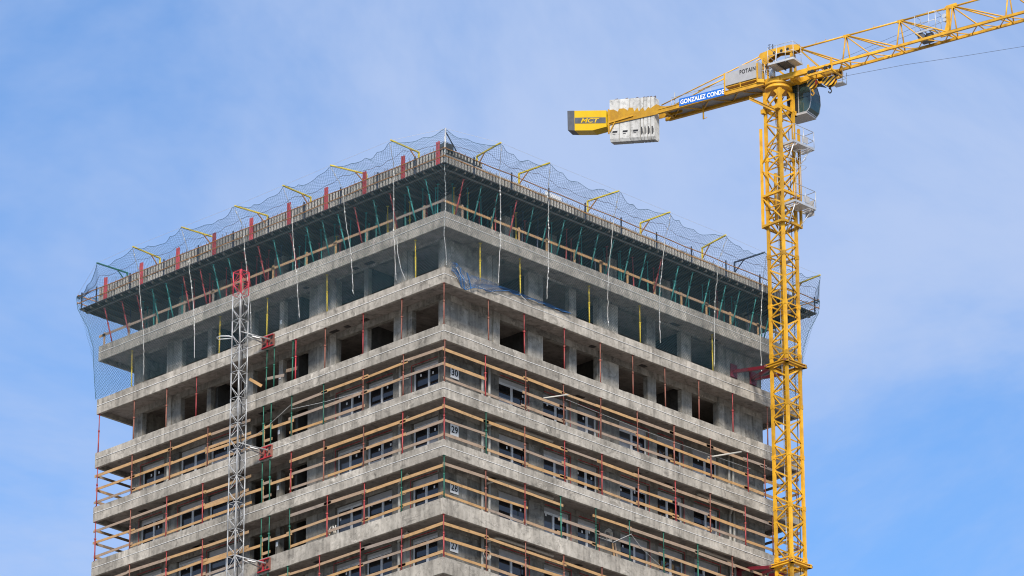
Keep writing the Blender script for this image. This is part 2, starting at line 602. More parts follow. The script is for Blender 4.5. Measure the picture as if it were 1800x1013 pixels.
WINDOWS = {}
def make_window(side, k, s0, s1, idx):
    zt = -(k - 1) * H
    zh, zf = zt - 0.95, zt - H - 0.31
    fr = MB()
    o = -REC - 0.16
    t = 0.06
    fbox(fr, side, s0, s0 + t, o - 0.07, o, zf, zh)
    fbox(fr, side, s1 - t, s1, o - 0.07, o, zf, zh)
    box_h = RND.choice([0.22, 0.30, 0.36]) if side == 'R' else RND.choice([0.14, 0.2, 0.3])
    zt_ = zh - box_h
    fbox(fr, side, s0 + t, s1 - t, o - 0.07, o, zt_ - t, zt_)
    win = fr.build('window', 'frame', tower)
    mid = (s0 + s1) / 2 + (RND.uniform(-0.12, 0.12))
    q = MB()
    fbox(q, side, mid - 0.045, mid + 0.045, o - 0.09, o + 0.006, zf, zt_ - t)
    q.build('mullion', 'frame', win)
    q = MB()
    fbox(q, side, s0 + t, s1 - t, o - 0.06, o + 0.012, zt_ + 0.002, zh)
    q.build('shutter_box', 'shutter', win)
    for a, c in ((s0 + t, mid - 0.045), (mid + 0.045, s1 - t)):
        # sliding sash: stiles round a pane, each leaf a little askew in depth
        d = RND.uniform(-0.035, -0.015)
        q = MB()
        fbox(q, side, a, a + 0.035, o + d - 0.03, o + d, zf, zt_ - t)
        fbox(q, side, c - 0.035, c, o + d - 0.03, o + d, zf, zt_ - t)
        fbox(q, side, a, c, o + d - 0.028, o + d - 0.002, zt_ - t - 0.05, zt_ - t)
        q.build('sash', 'frame', win)
        q = MB()
        fbox(q, side, a + 0.035, c - 0.035, o + d - 0.02, o + d - 0.012, zf, zt_ - t - 0.05)
        q.build('pane', 'glass', win)
        if RND.random() < 0.5:
            # thin pale sheet over the lower glass of some leaves
            q = MB()
            zf2 = zf + RND.uniform(1.0, 1.5)
            fbox(q, side, a + 0.04, c - 0.04, o + d - 0.0105, o + d - 0.0085, zf + 0.02, zf2)
            q.build('pale_sheet', 'film', win)
        if RND.random() < 0.55:
            # paper sticker on the glass
            x = RND.uniform(a + 0.1, c - 0.2)
            z = RND.uniform(zh - 0.75, zh - 0.45)
            q = MB()
            fbox(q, side, x, x + 0.1, o + d - 0.011, o + d - 0.008, z, z + 0.13)
            q.build('sticker', 'white', win)
    if RND.random() < 0.75:
        tp = MB()
        oo = -REC + 0.033
        fbox(tp, side, s0 + 0.02, s1 + 0.02, oo - 0.012, oo, zh + 0.03, zh + 0.065)
        if side == 'R':
            fbox(tp, side, s1 - 0.015, s1 + 0.018, oo - 0.012, oo, zf, zh + 0.03)
        elif RND.random() < 0.7:
            fbox(tp, side, s1 + 0.0, s1 + 0.03, oo - 0.012, oo, zf, zh + 0.03)
        tp.build('sealing_tape', 'tape', win)
    return win

for k in range(1, 9):
    floor_slab(k)
for k in range(9, 33):
    z = -(k - 1) * H
    if z - FH < GROUND_Z + 0.2:
        break
    floor_slab(k, False)

HOIST_BAY = (11.0, 17.8)
for k in range(1, 8):
    head = 0.95 if k > 1 else 0.72
    wm = 'wall' if k < 3 else 'wall_low'
    wall_face('R', k, OPEN_R, REC + 0.0, WX1, wm, headdrop=head)
    wall_face('L', k, OPEN_L, REC + WALL_T + 0.01, WY1, wm, headdrop=head)
    zt = -(k - 1) * H
    # back and far side walls, partitions, core
    for bx_ in ((WX1 - 0.3, WX1 - 0.003, REC + WALL_T + 0.01, 13), (REC + WALL_T + 0.01, 12, WY1 - 0.3, WY1 - 0.003)):
        MB().box(*bx_, zt - H - 0.31, zt - 0.612).build('side_wall', 'wall', tower)
    parts_ = [(REC + WALL_T + 0.02, 6.4, y - 0.1, y + 0.1) for y in (7.2, 12.6, 18.9)] + [(x - 0.1, x + 0.1, REC + WALL_T + 0.02, 6.2) for x in (8.1, 13.6, 19.7)] + [(6.42, 6.62, 6.43, 24), (6.63, 25, 6.22, 6.42)]
    for bx_ in parts_:
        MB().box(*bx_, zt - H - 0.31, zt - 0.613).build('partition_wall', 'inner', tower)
    if k >= 3:
        for i, (a, c) in enumerate(OPEN_R):
            make_window('R', k, a + 0.01, c - 0.01, i)
        for i, (a, c) in enumerate(OPEN_L):
            if HOIST_BAY[0] < (a + c) / 2 < HOIST_BAY[1] - 0.6:
                continue
            make_window('L', k, a + 0.01, c - 0.01, i)
    # lower openings with no windows carry small paper notices on the piers of the hoist bay
    q = MB()
    zz = zt - 2.0
    q.box(REC - 0.035, REC - 0.026, 13.5, 13.66, zz, zz + 0.24)
    q.build('paper_notice', 'white', tower)
for k in range(8, 31):
    zt = -(k - 1) * H
    if zt - H < GROUND_Z:
        break
    q = MB()
    q.box(REC, WX1, REC, WY1, max(zt - H - 0.31, GROUND_Z), zt - 0.615)
    q.build('lower_wall', 'wall', tower)
# piers that stand a little proud of the wall on the bare storeys
for k in (1, 2):
    zt = -(k - 1) * H
    for side, ss in (('R', ((1.42, 1.80), (4.88, 5.34), (12.80, 13.1), (22.14, 22.6))), ('L', ((4.05, 4.45), (9.32, 9.75), (10.0, 10.6), (22.1, 22.5)))):
        for a, c in ss:
            q = MB()
            fbox(q, side, a, c, -REC + 0.022, -REC + RND.uniform(0.05, 0.1), zt - H - 0.31, zt - 0.62)
            q.build('pier', 'wall', tower)
# top storey under the formwork: columns, core
for side, ss in (('R', (1.9, 6.2, 9.6, 14.0, 18.0, 22.4, 25.0)), ('L', (5.2, 9.8, 13.9, 18.5, 21.6, 24.6))):
    for a in ss:
        q = MB()
        fbox(q, side, a, a + RND.uniform(0.45, 1.1), -REC - 0.75, -REC - 0.35, -0.31, 2.14)
        q.build('column', 'wall', tower)
q = MB()
q.box(8, 19, 8, 19, -0.31, 2.14)
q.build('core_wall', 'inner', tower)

# drain pipes fixed to the walls and slung under the soffits
for k in range(3, 8):
    zt = -(k - 1) * H
    for s in (4.02, 4.52, 22.80, 23.12):
        MB().tube(face('R', s, -REC + 0.14, zt - H - 0.3), face('R', s, -REC + 0.14, zt - 0.75), 0.075, 10).build('drain_pipe', 'pvc', tower)
    for s in (4.42, 22.15):
        MB().tube(face('L', s, -REC + 0.14, zt - H - 0.3), face('L', s, -REC + 0.14, zt - 0.75), 0.075, 10).build('drain_pipe', 'pvc', tower)
    if k in (4, 5, 6):
        pts = [face('R', 4.3, -REC + 0.2, zt - 0.95), face('R', 4.5, -0.75, zt - 0.84), face('R', 4.9, -0.72, zt - 0.80), face('R', 8.6, -0.72, zt - 0.78)]
        MB().path(pts, 0.07, 8).build('soffit_pipe', 'pvc', tower)
        pts = [face('R', 19.6, -0.72, zt - 0.78), face('R', 22.4, -0.72, zt - 0.80), face('R', 22.8, -REC + 0.2, zt - 0.95)]
        MB().path(pts, 0.07, 8).build('soffit_pipe', 'pvc', tower)
        pts = [face('L', 4.4, -REC + 0.2, zt - 0.95), face('L', 3.2, -0.72, zt - 0.80)]
        MB().path(pts, 0.07, 8).build('soffit_pipe', 'pvc', tower)

# ------------------------------------------------------------------ number boards
for i, txt in enumerate(('30', '29', '28', '27')):
    z1 = -(i + 2) * H - 1.42
    z0 = z1 - 0.60
    s0, s1 = 1.84, 2.42
    o = -REC + 0.026
    q = MB()
    fbox(q, 'R', s0, s1, o, o + 0.02, z0, z1)
    root = tag(q.build('number_board', 'white'), 'white board reading %s, %s of four on the corner wall' % (('thirty', 'twenty-nine', 'twenty-eight', 'twenty-seven')[i], ('highest', 'second highest', 'third highest', 'lowest')[i]), 'sign', 'storey number boards')
    text_mesh('lettering', txt, face('R', s0 + 0.06, o + 0.02, z0 + 0.12), (1, 0, 0), (0, 0, 1), 0.46, 0.38, 'ink', root, bold=0.022)

# ------------------------------------------------------------------ props and guardrails
PROP_CACHE = {}
def prop_mesh(h, mat):
    key = (round(h, 2), mat)
    if key not in PROP_CACHE:
        q = MB()
        zs = h * 0.56
        q.tube((0, 0, 0.008), (0, 0, zs), 0.036, 8)
        q.tube((0, 0, zs), (0, 0, h - 0.008), 0.026, 8)
        q.tube((0, 0, zs - 0.05), (0, 0, zs + 0.06), 0.05, 8)
        q.tube((-0.09, 0, zs + 0.02), (0.1, 0, zs + 0.02), 0.011, 5)
        q.box(-0.07, 0.07, -0.07, 0.07, 0, 0.01)
        q.box(-0.07, 0.07, -0.07, 0.07, h - 0.01, h)
        PROP_CACHE[key] = q.mesh('prop', mat)
    return PROP_CACHE[key]

CLEAR = H - FH   # fascia top below to fascia bottom above

def prop_on(name, side, s, out, z0, h, mat, parent=None, lean=0.0, leans=0.0):
    me = prop_mesh(h, mat)
    o = link(name, me, parent, face(side, s, out, z0))
    zr = RND.uniform(0, math.pi)
    if lean or leans:
        d = Vector(face(side, leans, lean, h)).normalized()
        o.rotation_mode = 'QUATERNION'
        o.rotation_quaternion = d.to_track_quat('Z', 'Y')
    else:
        o.rotation_euler = (RND.uniform(-0.008, 0.008), RND.uniform(-0.008, 0.008), zr)
    return o

def plank(parent, side, s0, s1, out, z, h=0.15, t=0.028, dz=0.0):
    q = MB()
    q.beam(face(side, s0, out, z), face(side, s1, out, z + dz), t, h, (0, 0, 1))
    return q.build('plank', 'wood', parent)

FLOOR_NAME = {3: 'thirty', 4: 'twenty-nine', 5: 'twenty-eight', 6: 'twenty-seven'}
SIDE_NAME = {'R': 'right face', 'L': 'left face'}
RAIL_PROPS = {
    ('R', 3): [(0.1, 'rusty'), (3.03, 'red'), (5.94, 'rusty'), (8.76, 'rusty'), (11.52, 'rusty'), (14.33, 'rusty'), (17.14, 'rusty'), (20.03, 'rusty'), (22.97, 'red'), (24.34, 'rusty'), (26.9, 'rusty')],
    ('R', 4): [(0.1, 'red'), (3.08, 'teal'), (5.88, 'rusty'), (8.80, 'red'), (11.57, 'red'), (14.32, 'rusty'), (17.20, 'red'), (19.88, 'rusty'), (22.67, 'red'), (24.87, 'rusty'), (26.9, 'rusty')],
    ('R', 5): [(0.1, 'teal'), (3.06, 'rusty'), (5.86, 'red'), (8.51, 'teal'), (11.09, 'teal'), (13.62, 'teal'), (16.21, 'teal'), (18.84, 'teal'), (21.56, 'rusty'), (24.4, 'teal'), (26.9, 'rusty')],
    ('R', 6): [(0.1, 'red'), (3.10, 'rusty'), (5.90, 'rusty'), (8.70, 'rusty'), (11.50, 'rusty'), (14.30, 'rusty'), (17.1, 'red'), (20.0, 'rusty'), (23.0, 'rusty'), (26.9, 'rusty')],
    ('L', 3): [(2.97, 'rusty'), (5.89, 'rusty'), (8.81, 'teal'), (11.23, 'teal'), (17.67, 'rusty'), (20.64, 'rusty'), (23.69, 'rusty'), (26.5, 'red')],
    ('L', 4): [(2.99, 'red'), (5.81, 'rusty'), (8.74, 'rusty'), (11.21, 'red'), (17.94, 'red'), (20.80, 'red'), (23.69, 'rusty'), (26.5, 'red')],
    ('L', 5): [(3.02, 'teal'), (5.72, 'red'), (8.43, 'red'), (11.21, 'teal'), (17.88, 'red'), (20.72, 'red'), (23.65, 'rusty'), (26.5, 'rusty')],
    ('L', 6): [(3.00, 'red'), (5.95, 'red'), (8.95, 'red'), (11.30, 'teal'), (17.9, 'red'), (20.8, 'red'), (23.7, 'rusty'), (26.5, 'rusty')],
}
ROWS = (0.27, 1.02, 1.82)
for (side, k), plist in RAIL_PROPS.items():
    zf = -k * H               # fascia top of the slab below
    root = thing('guardrail', 'plank guardrail on steel props along the %s of storey %s' % (SIDE_NAME[side], FLOOR_NAME[k]), 'guardrail', 'plank guardrails on the slab edges', face(side, 0, 0, zf))
    inv = Vector(face(side, 0, 0, zf))
    for s, mt in plist:
        o = prop_on('prop', side, s, -0.055 if s > 0.2 or side == 'L' else -0.05, zf, CLEAR, mt)
        o.location = Vector(o.location) - inv
        o.parent = root
    ss = [p[0] for p in plist]
    if side == 'L':
        ss = [0.1] + ss
    L = LX if side == 'R' else LY
    for r, zrow in enumerate(ROWS):
        segs = []
        i = 0
        while i < len(ss) - 1:
            step = 1 if RND.random() < 0.75 else 2
            j = min(i + step, len(ss) - 1)
            if side == 'L' and ss[i] < HOIST_BAY[0] < ss[j]:
                j = i + 1
            if not (side == 'L' and ss[i] > 10.9 and ss[j] < 18.2):
                segs.append((ss[i], ss[j]))
            i = j
        for a, c_ in segs:
            if RND.random() < 0.04:
                continue
            z = zrow + RND.uniform(-0.05, 0.05)
            out = -0.105 - 0.03 * RND.choice([0, 1])
            q = plank(root, side, a - RND.uniform(0.05, 0.3) if a > 0.2 else a - 0.03, c_ + RND.uniform(0.05, 0.3), out, z, RND.uniform(0.125, 0.17), 0.027, RND.uniform(-0.06, 0.06))
    # parts of the hoist access bay
    if side == 'L':
        for s in (12.79, 13.37):
            o = prop_on('prop', 'L', s, -0.06, zf, CLEAR, 'teal')
            o.location = Vector(o.location) - inv
            o.parent = root
        plank(root, 'L', 12.72, 13.45, -0.11, 0.30)
        plank(root, 'L', 12.72, 13.45, -0.11, 1.05)
        plank(root, 'L', 11.1, 12.85, -0.115, 0.88, dz=0.03)
        plank(root, 'L', 13.3, 17.9, -0.115, 0.80, dz=0.08)
        for zrow in (0.30, 1.04, 1.80):
            plank(root, 'L', 14.4 + RND.uniform(-0.2, 0.2), 18.0, -0.17, zrow + RND.uniform(-0.05, 0.05), 0.15, 0.027, RND.uniform(-0.04, 0.04))
        q = MB()
        q.beam(Vector(face('L', 13.38, -0.13, 0.0)), Vector(face('L', 13.38, -0.13, 1.25)), 0.1, 0.03, (1, 0, 0))
        q.build('upright_board', 'wood', root)
        q = MB()
        q.beam(Vector(face('L', 11.28, -0.13, 0.0)), Vector(face('L', 11.28, -0.13, 1.15)), 0.1, 0.03, (1, 0, 0))
        q.build('upright_board', 'wood', root)
# children of guardrails use face-relative coordinates, so planks were built around the root already

# return guardrails at the two ends, seen against the sky
for k in (3, 4, 5, 6):
    zf = -k * H
    for end in ('left', 'right'):
        root = thing('guardrail', 'short dark plank guardrail round the far %s end of storey %s' % (end, FLOOR_NAME[k]), 'guardrail', 'plank guardrails on the slab edges', (0, LY, zf) if end == 'left' else (LX, 0, zf))
        for zrow in ROWS:
            for j in range(2):
                q = MB()
                a, c_ = 0.05 + j * 2.9, 3.05 + j * 2.9
                z = zrow + RND.uniform(-0.04, 0.04)
                if end == 'left':
                    q.beam((a, -0.1 - 0.03 * j, z), (c_, -0.1 - 0.03 * j, z), 0.027, 0.15)
                else:
                    q.beam((-0.1 - 0.03 * j, a, z), (-0.1 - 0.03 * j, c_, z), 0.027, 0.15)
                q.build('plank', 'wood', root)
        for d in (2.9, 5.8):
            link('prop', prop_mesh(CLEAR, 'rusty'), root, (d, -0.055, 0) if end == 'left' else (-0.055, d, 0))

# props standing free on the bare storey between slabs 2 and 3
zf = -2 * H
n = 0
for s, mt in [(0.08, 'rusty'), (3.28, 'rusty'), (5.90, 'red'), (8.85, 'red'), (11.56, 'rusty'), (14.05, 'rusty'), (16.55, 'rusty'), (19.18, 'rusty'), (21.87, 'red'), (24.67, 'rusty')]:
    o = prop_on('steel_prop', 'R', s, -0.08, zf, CLEAR, mt)
    where = 'at the near corner' if n == 0 else 'right face, %s past the corner' % ORD[n - 1]
    tag(o, '%s prop on bare storey over storey thirty, %s' % ({'rusty': 'rusty brown', 'red': 'red steel'}[mt], where), 'prop', 'props on the bare storey')
    n += 1
n = 0
for s, mt in [(3.15, 'rusty'), (5.96, 'red'), (8.79, 'rusty'), (11.0, 'pink'), (11.24, 'teal'), (12.64, 'teal'), (13.23, 'teal'), (18.68, 'red'), (21.06, 'rusty'), (23.66, 'rusty'), (26.54, 'red')]:
    o = prop_on('steel_prop', 'L', s, -0.08, zf, CLEAR, mt)
    tag(o, '%s prop on bare storey over storey thirty, left face, %s from corner' % ({'rusty': 'rusty brown', 'red': 'red steel', 'pink': 'bright red', 'teal': 'green steel'}[mt], ORD[n]), 'prop', 'props on the bare storey')
    n += 1
o = prop_on('steel_prop', 'L', 26.5, -3.1, zf, CLEAR, 'rusty')
tag(o, 'dark prop against the sky behind the left end of the bare storey', 'prop', 'props on the bare storey')
# two loose boards in the hoist bay of the bare storey
q = MB().beam(face('L', 12.0, -0.2, zf + 0.55), face('L', 13.4, -0.2, zf + 0.72), 0.03, 0.16)
tag(q.build('loose_board', 'wood'), 'tan board fixed across green props in the hoist bay of the bare storey', 'board', 'loose boards in the hoist bay')
q = MB().beam(face('L', 11.35, -0.5, zf + 0.85), face('L', 12.6, -0.9, zf + 1.15), 0.03, 0.18)
tag(q.build('loose_board', 'wood'), 'tan board slanting behind the bright red prop on the bare storey', 'board', 'loose boards in the hoist bay')
q = MB().beam(face('L', 15.0, -0.5, zf + 1.25), face('L', 14.35, -0.8, zf + 0.75), 0.03, 0.16)
tag(q.build('loose_board', 'wood'), 'tan board leaning beside the grey hoist mast on the bare storey', 'board', 'loose boards in the hoist bay')

# yellow props behind the net between slabs 1 and 2
zf = -H
for side, ss in (('R', (2.9, 5.85, 11.0, 14.9, 20.6)), ('L', (2.35, 8.9, 13.5, 17.2, 24.2))):
    for n, s in enumerate(ss):
        o = prop_on('steel_prop', side, s, -0.3, zf, CLEAR, 'yellow', lean=RND.uniform(-0.03, 0.03), leans=RND.uniform(-0.05, 0.05))
        tag(o, 'yellow prop behind the net below the wooden railing, %s, %s from corner' % (SIDE_NAME[side], ORD[n]), 'prop', 'yellow props behind the net')
o = prop_on('steel_prop', 'L', 26.3, -3.0, zf, CLEAR, 'navy')
tag(o, 'dark prop seen against the sky behind the net at the left end', 'prop', 'yellow props behind the net')

# props under the formwork deck: an outer leaning row and upright rows behind
DECK_B = 2.24
for side, L in (('R', LX), ('L', LY)):
    n = 0
    s = 0.9
    while s < L - 0.3:
        mt = RND.choices(['teal_blue', 'red'], [0.75, 0.25])[0] if side == 'R' else RND.choices(['teal_blue', 'red'], [0.62, 0.38])[0]
        o = prop_on('steel_prop', side, s, -0.12, 0.0, 1.95, mt, lean=0.62, leans=RND.uniform(-0.06, 0.06))
        tag(o, '%s prop leaning outward under the formwork deck, %s, %s from corner' % ({'teal_blue': 'teal', 'red': 'red'}[mt], SIDE_NAME[side], ORD[n]), 'prop', 'props under the formwork deck')
        n += 1
        s += RND.uniform(1.1, 1.4)
    n = 0
    s = 1.6
    while s < L - 1.5:
        mt = RND.choices(['teal_blue', 'red', 'yellow'], [0.4, 0.38, 0.22])[0]
        o = prop_on('steel_prop', side, s, -RND.choice([0.9, 1.3, 1.8]), -0.31, 2.33, mt, lean=RND.uniform(-0.05, 0.05), leans=RND.uniform(-0.05, 0.05))
        tag(o, '%s upright prop in shade under the deck, %s, %s from corner' % ({'teal_blue': 'teal', 'red': 'red', 'yellow': 'yellow'}[mt], SIDE_NAME[side], ORD[n]), 'prop', 'props under the formwork deck')
        n += 1
        s += RND.uniform(0.95, 1.35)

for side, L in (('R', LX), ('L', LY)):
    n = 0
    s = 1.2
    while s < L - 0.8 and n < 26:
        mt = RND.choices(['teal_blue', 'navy', 'red'], [0.6, 0.25, 0.15])[0]
        o = prop_on('steel_prop', side, s, -RND.uniform(0.45, 0.7), -0.31, 2.33, mt, lean=RND.uniform(-0.1, 0.1), leans=RND.uniform(-0.04, 0.04))
        tag(o, '%s upright prop close behind the wooden railing under the deck, %s, %s from corner' % ({'teal_blue': 'teal', 'red': 'red', 'navy': 'dark'}[mt], SIDE_NAME[side], ORD[n]), 'prop', 'props under the formwork deck')
        n += 1
        s += RND.uniform(0.85, 1.25)
for side, L in (('R', LX), ('L', LY)):
    n = 0
    s = 2.2
    while s < L - 2.5 and n < 26:
        mt = RND.choices(['teal_blue', 'red', 'yellow'], [0.5, 0.3, 0.2])[0]
        o = prop_on('steel_prop', side, s, -RND.uniform(2.6, 5.2), -0.31, 2.33, mt)
        tag(o, 'dim %s prop far inside the storey under the deck, %s, %s from corner' % ({'teal_blue': 'teal', 'red': 'red', 'yellow': 'yellow'}[mt], SIDE_NAME[side], ORD[n]), 'prop', 'props under the formwork deck')
        n += 1
        s += RND.uniform(0.9, 1.3)

# plain wooden railing on slab 1, inside the net
for side, posts in (('L', [1.51, 3.66, 5.72, 8.06, 10.26, 12.83, 15.2, 17.5, 19.8, 22.0, 24.3, 26.3]), ('R', [1.36, 3.51, 5.5, 7.56, 9.65, 11.63, 13.7, 15.8, 17.91, 19.9, 21.82, 24.07, 26.2])):
    L = LX if side == 'R' else LY
    root = thing('edge_railing', 'single rail wooden railing on short posts inside the net, %s' % SIDE_NAME[side], 'railing', 'wooden railings inside the net')
    for s in posts:
        q = MB()
        q.beam(face(side, s, -0.06, 0.0), face(side, s, -0.06, 0.74), 0.03, 0.13, face(side, 1, 0, 0))
        q.build('post', 'wood', root)
    a = 0.0
    for s in posts[1::2] + [L - 0.1]:
        plank(root, side, a - 0.12 if a > 0.1 else 0.0, s + 0.12, -0.025 + 0.03 * 0, 0.58 + RND.uniform(-0.03, 0.03), 0.14, 0.026)
        a = s

# ------------------------------------------------------------------ formwork deck
DO = 0.79
deck = thing('formwork_deck', 'black soffit formwork deck with ribbed grey edge panels crowning the tower', 'formwork', loc=(0, 0, 0))
q = MB()
q.box(-DO, LX + DO, -DO, LY + DO, DECK_B - 0.09, DECK_B - 0.03)
q.build('platform', 'dark_wood', deck)
jm = {}
for side, L in (('R', LX), ('L', LY)):
    s = -0.5
    while s < L + 0.6:
        q = MB()
        fbox(q, side, s - 0.04, s + 0.04, -1.6 if 0 < s else 0.3, DO - 0.03, DECK_B - 0.22, DECK_B - 0.094)
        q.build('joist', 'dark_timber', deck)
        s += 0.63
    q = MB()
    fbox(q, side, -0.55, L + 0.5, 0.48, 0.56, DECK_B - 0.32, DECK_B - 0.224)
    q.build('edge_beam', 'dark_timber', deck)
    # diagonal timbers under the deck reaching inwards
    for i in range(9):
        s = 1.5 + i * 2.9
        q = MB()
        q.beam(face(side, s, 0.46, DECK_B - 0.29), face(side, s + 0.5, -3.0, DECK_B - 0.29), 0.07, 0.1)
        q.build('cross_timber', 'dark_timber', deck)

# ribbed edge panels; one shared mesh per kind
def form_panel_mesh(side, Lp, hh=1.22):
    q = MB()
    fbox(q, side, 0.004, Lp - 0.004, -0.03, 0.0, 0.0, hh)
    return q.mesh('formwork_panel', 'dark_wood')

def form_rib_mesh(side, Lp, lo, hi, wdt, proud):
    q = MB()
    n = int(round(Lp / 0.212))
    for i in range(n):
        a = (i + 0.5) * Lp / n
        fbox(q, side, a - wdt, a + wdt, 0.002, proud * RND.uniform(0.8, 1.1), lo + RND.uniform(-0.02, 0.02), hi + RND.uniform(-0.03, 0.03))
    return q.mesh('rib', 'grey_wood')

for side, L in (('R', LX), ('L', LY)):
    nP = 20
    Lp = (L + 0.1) / nP
    me = form_panel_mesh(side, Lp)
    low = form_panel_mesh(side, Lp, 0.87)
    if side == 'L':
        ribs = [form_rib_mesh(side, Lp, 0.06, 0.70, 0.045, 0.09) for _ in range(4)]
        ribs_up = [form_rib_mesh(side, Lp, 0.82, 1.2, 0.042, 0.07) for _ in range(4)]
    else:
        ribs = [form_rib_mesh(side, Lp, 0.06, 0.76, 0.05, 0.09) for _ in range(4)]
        ribs_up = [form_rib_mesh(side, Lp, 0.96, 1.18, 0.03, 0.06) for _ in range(4)]
    wal = MB()
    fbox(wal, side, 0.004, Lp - 0.004, 0.0, 0.075, 0.72, 0.79)
    walm = wal.mesh('waler', 'grey_wood')
    for i in range(nP):
        base = face(side, -0.05 + i * Lp, 0.06, DECK_B - 0.02)
        short = side == 'R' and i > 1
        o = link('formwork_panel', low if short else me, deck, base)
        o.rotation_euler = (RND.uniform(-0.012, 0.012), RND.uniform(-0.012, 0.012), 0)
        link('ribs', RND.choice(ribs), o)['kind'] = 'stuff'
        if not short:
            link('ribs', RND.choice(ribs_up), o)['kind'] = 'stuff'
        link('waler', walm, o, (0, 0, 0.0 if side == 'L' else 0.07))
# corner block, rebar starters, red posts on the left, railing
q = MB()
q.box(-0.2, 0.45, -0.2, -0.07, DECK_B + 1.1, DECK_B + 1.45)
q.box(-0.2, -0.06, -0.055, 0.4, DECK_B + 1.16, DECK_B + 1.42)
q.build('corner_block', 'dark_wood', deck)
for side, L in (('R', LX), ('L', LY)):
    q = MB()
    s = 0.4
    while s < L - 0.2:
        h = RND.uniform(0.12, 0.42)
        hb = 1.2 if side == 'L' or s < 2.7 else 0.85
        q.tube(face(side, s, -0.15, DECK_B + 0.5), face(side, s + RND.uniform(-0.05, 0.05), -0.15 + RND.uniform(-0.05, 0.05), DECK_B + hb + h), 0.013, 4)
        s += RND.uniform(0.15, 0.45)
    o = q.build('rebar_starters', 'rebar', deck)
    o['kind'] = 'stuff'
q = MB()
q.box(7.4, 8.6, -0.02, 0.0, DECK_B + 0.92, DECK_B + 1.12)
q.build('pale_panel', 'frame', deck)
rp = MB()
rp.box(-0.07, 0.0, -0.11, -0.03, 0, 1.58)
rp.box(-0.07, 0.0, 0.03, 0.11, 0, 1.58)
rp.box(-0.0, 0.012, -0.11, 0.11, 0.0, 1.58)
rp.box(-0.06, -0.01, -0.03, 0.03, 0.2, 0.3)
rp.box(-0.06, -0.01, -0.03, 0.03, 0.95, 1.05)
rpm = rp.mesh('red_soldier_post', 'old_red')
for s in [0.26, 2.8, 5.66, 8.54, 11.39, 14.3, 17.22, 20.12, 23.08, 26.02]:
    o = link('red_soldier_post', rpm, deck, (-0.19, s, DECK_B + 0.0))

for side, L in (('R', LX), ('L', LY)):
    root = thing('deck_railing', 'ochre double tube railing on dark posts round the deck edge, %s' % SIDE_NAME[side], 'railing', 'tube railings of the deck', face(side, 0, 0, DECK_B + 0.2))
    for z in (0.54, 0.11):
        pts = [Vector(face(side, s, 0.80 if z > 0.3 else 0.815, z + DECK_B * 0 + 0.02 * math.sin(s * 1.7 + z))) for s in [-0.9 + (L + 1.9) * i / 24 for i in range(25)]]
        MB().path(pts, 0.026, 6).build('rail', 'orange', root)
    s = 1.4
    while s < L:
        q = MB()
        q.beam(face(side, s, 0.74, -0.22), face(side, s, 0.74, 0.72), 0.06, 0.06)
        q.build('post', 'navy', root)
        s += 2.75
# ends of the side railings poking out beyond the deck
for end in ('left', 'right'):
    root = thing('deck_railing', 'short ochre tube railing across the far %s end of the deck' % end, 'railing', 'tube railings of the deck', (0, 0, DECK_B + 0.2))
    for z in (0.55, 0.10):
        if end == 'left':
            MB().tube((-0.95, LY + 0.80, z), (7, LY + 0.80, z), 0.026, 6).build('rail', 'orange', root)
        else:
            MB().tube((LX + 0.80, -0.95, z), (LX + 0.80, 7, z), 0.026, 6).build('rail', 'orange', root)
    q = MB()
    if end == 'left':
        q.beam((-0.7, LY + 0.74, -0.22), (-0.7, LY + 0.74, 0.75), 0.06, 0.06)
    else:
        q.beam((LX + 0.74, -0.7, -0.22), (LX + 0.74, -0.7, 0.75), 0.06, 0.06)
    q.build('post', 'navy', root)

# ------------------------------------------------------------------ net gallows
GAL = {'R': [(2.45, 2.1, 3.78, 'yellow'), (5.55, 5.7, 3.78, 'yellow'), (10.72, 10.93, 3.82, 'yellow'), (14.81, 14.88, 3.82, 'yellow'), (19.7, 19.29, 3.84, 'yellow'), (22.3, 22.44, 3.78, 'navy'), (27.1, 27.0, 3.8, 'yellow')],
       'L': [(1.98, 1.93, 3.85, 'yellow'), (5.85, 6.4, 3.83, 'yellow'), (10.07, 10.0, 3.8, 'yellow'), (13.39, 13.7, 3.76, 'yellow'), (17.64, 17.9, 3.8, 'yellow'), (21.94, 21.82, 3.84, 'yellow'), (24.6, 24.75, 3.75, 'teal')]}
TIPS = {'R': [], 'L': []}
for side in ('R', 'L'):
    for n, (sp, st_, z, mt) in enumerate(GAL[side]):
        colr = {'yellow': 'yellow', 'navy': 'dark', 'teal': 'dark green'}[mt]
        zb_ = DECK_B - 0.02
        root = thing('net_gallows', '%s bent pole holding the net above the deck, %s, %s from corner' % (colr, SIDE_NAME[side], ORD[n]), 'net pole', 'bent poles holding the net', face(side, sp, -0.1, zb_))
        org = Vector(face(side, sp, -0.1, zb_))
        def rel(s, o_, zz):
            return Vector(face(side, s, o_, zz)) - org
        MB().beam(rel(sp, -0.1, zb_), rel(sp, -0.1, z), 0.075, 0.075).build('upright', mt, root)
        MB().beam(rel(sp, -0.13, z + 0.02), rel(st_, 1.98, z + 0.04), 0.07, 0.07).build('arm', mt, root)
        MB().beam(rel(sp, -0.06, z - 0.55), rel(sp + (st_ - sp) * 0.3, 0.55, z - 0.01), 0.045, 0.045).build('brace', mt if mt != 'yellow' else 'orange', root)
        TIPS[side].append((st_, 1.98, z + 0.02))
root = thing('net_gallows', 'tall pole with a dark stay holding the net up at the near corner', 'net pole', 'bent poles holding the net', (-0.45, -0.5, DECK_B - 0.02))
MB().tube((0, 0, 0), (-0.08, -0.1, 2.0), 0.04, 8).build('upright', 'steel', root)
MB().beam((-0.06, -0.08, 1.82), (0.85, 0.05, 1.07), 0.045, 0.045).build('stay', 'navy', root)

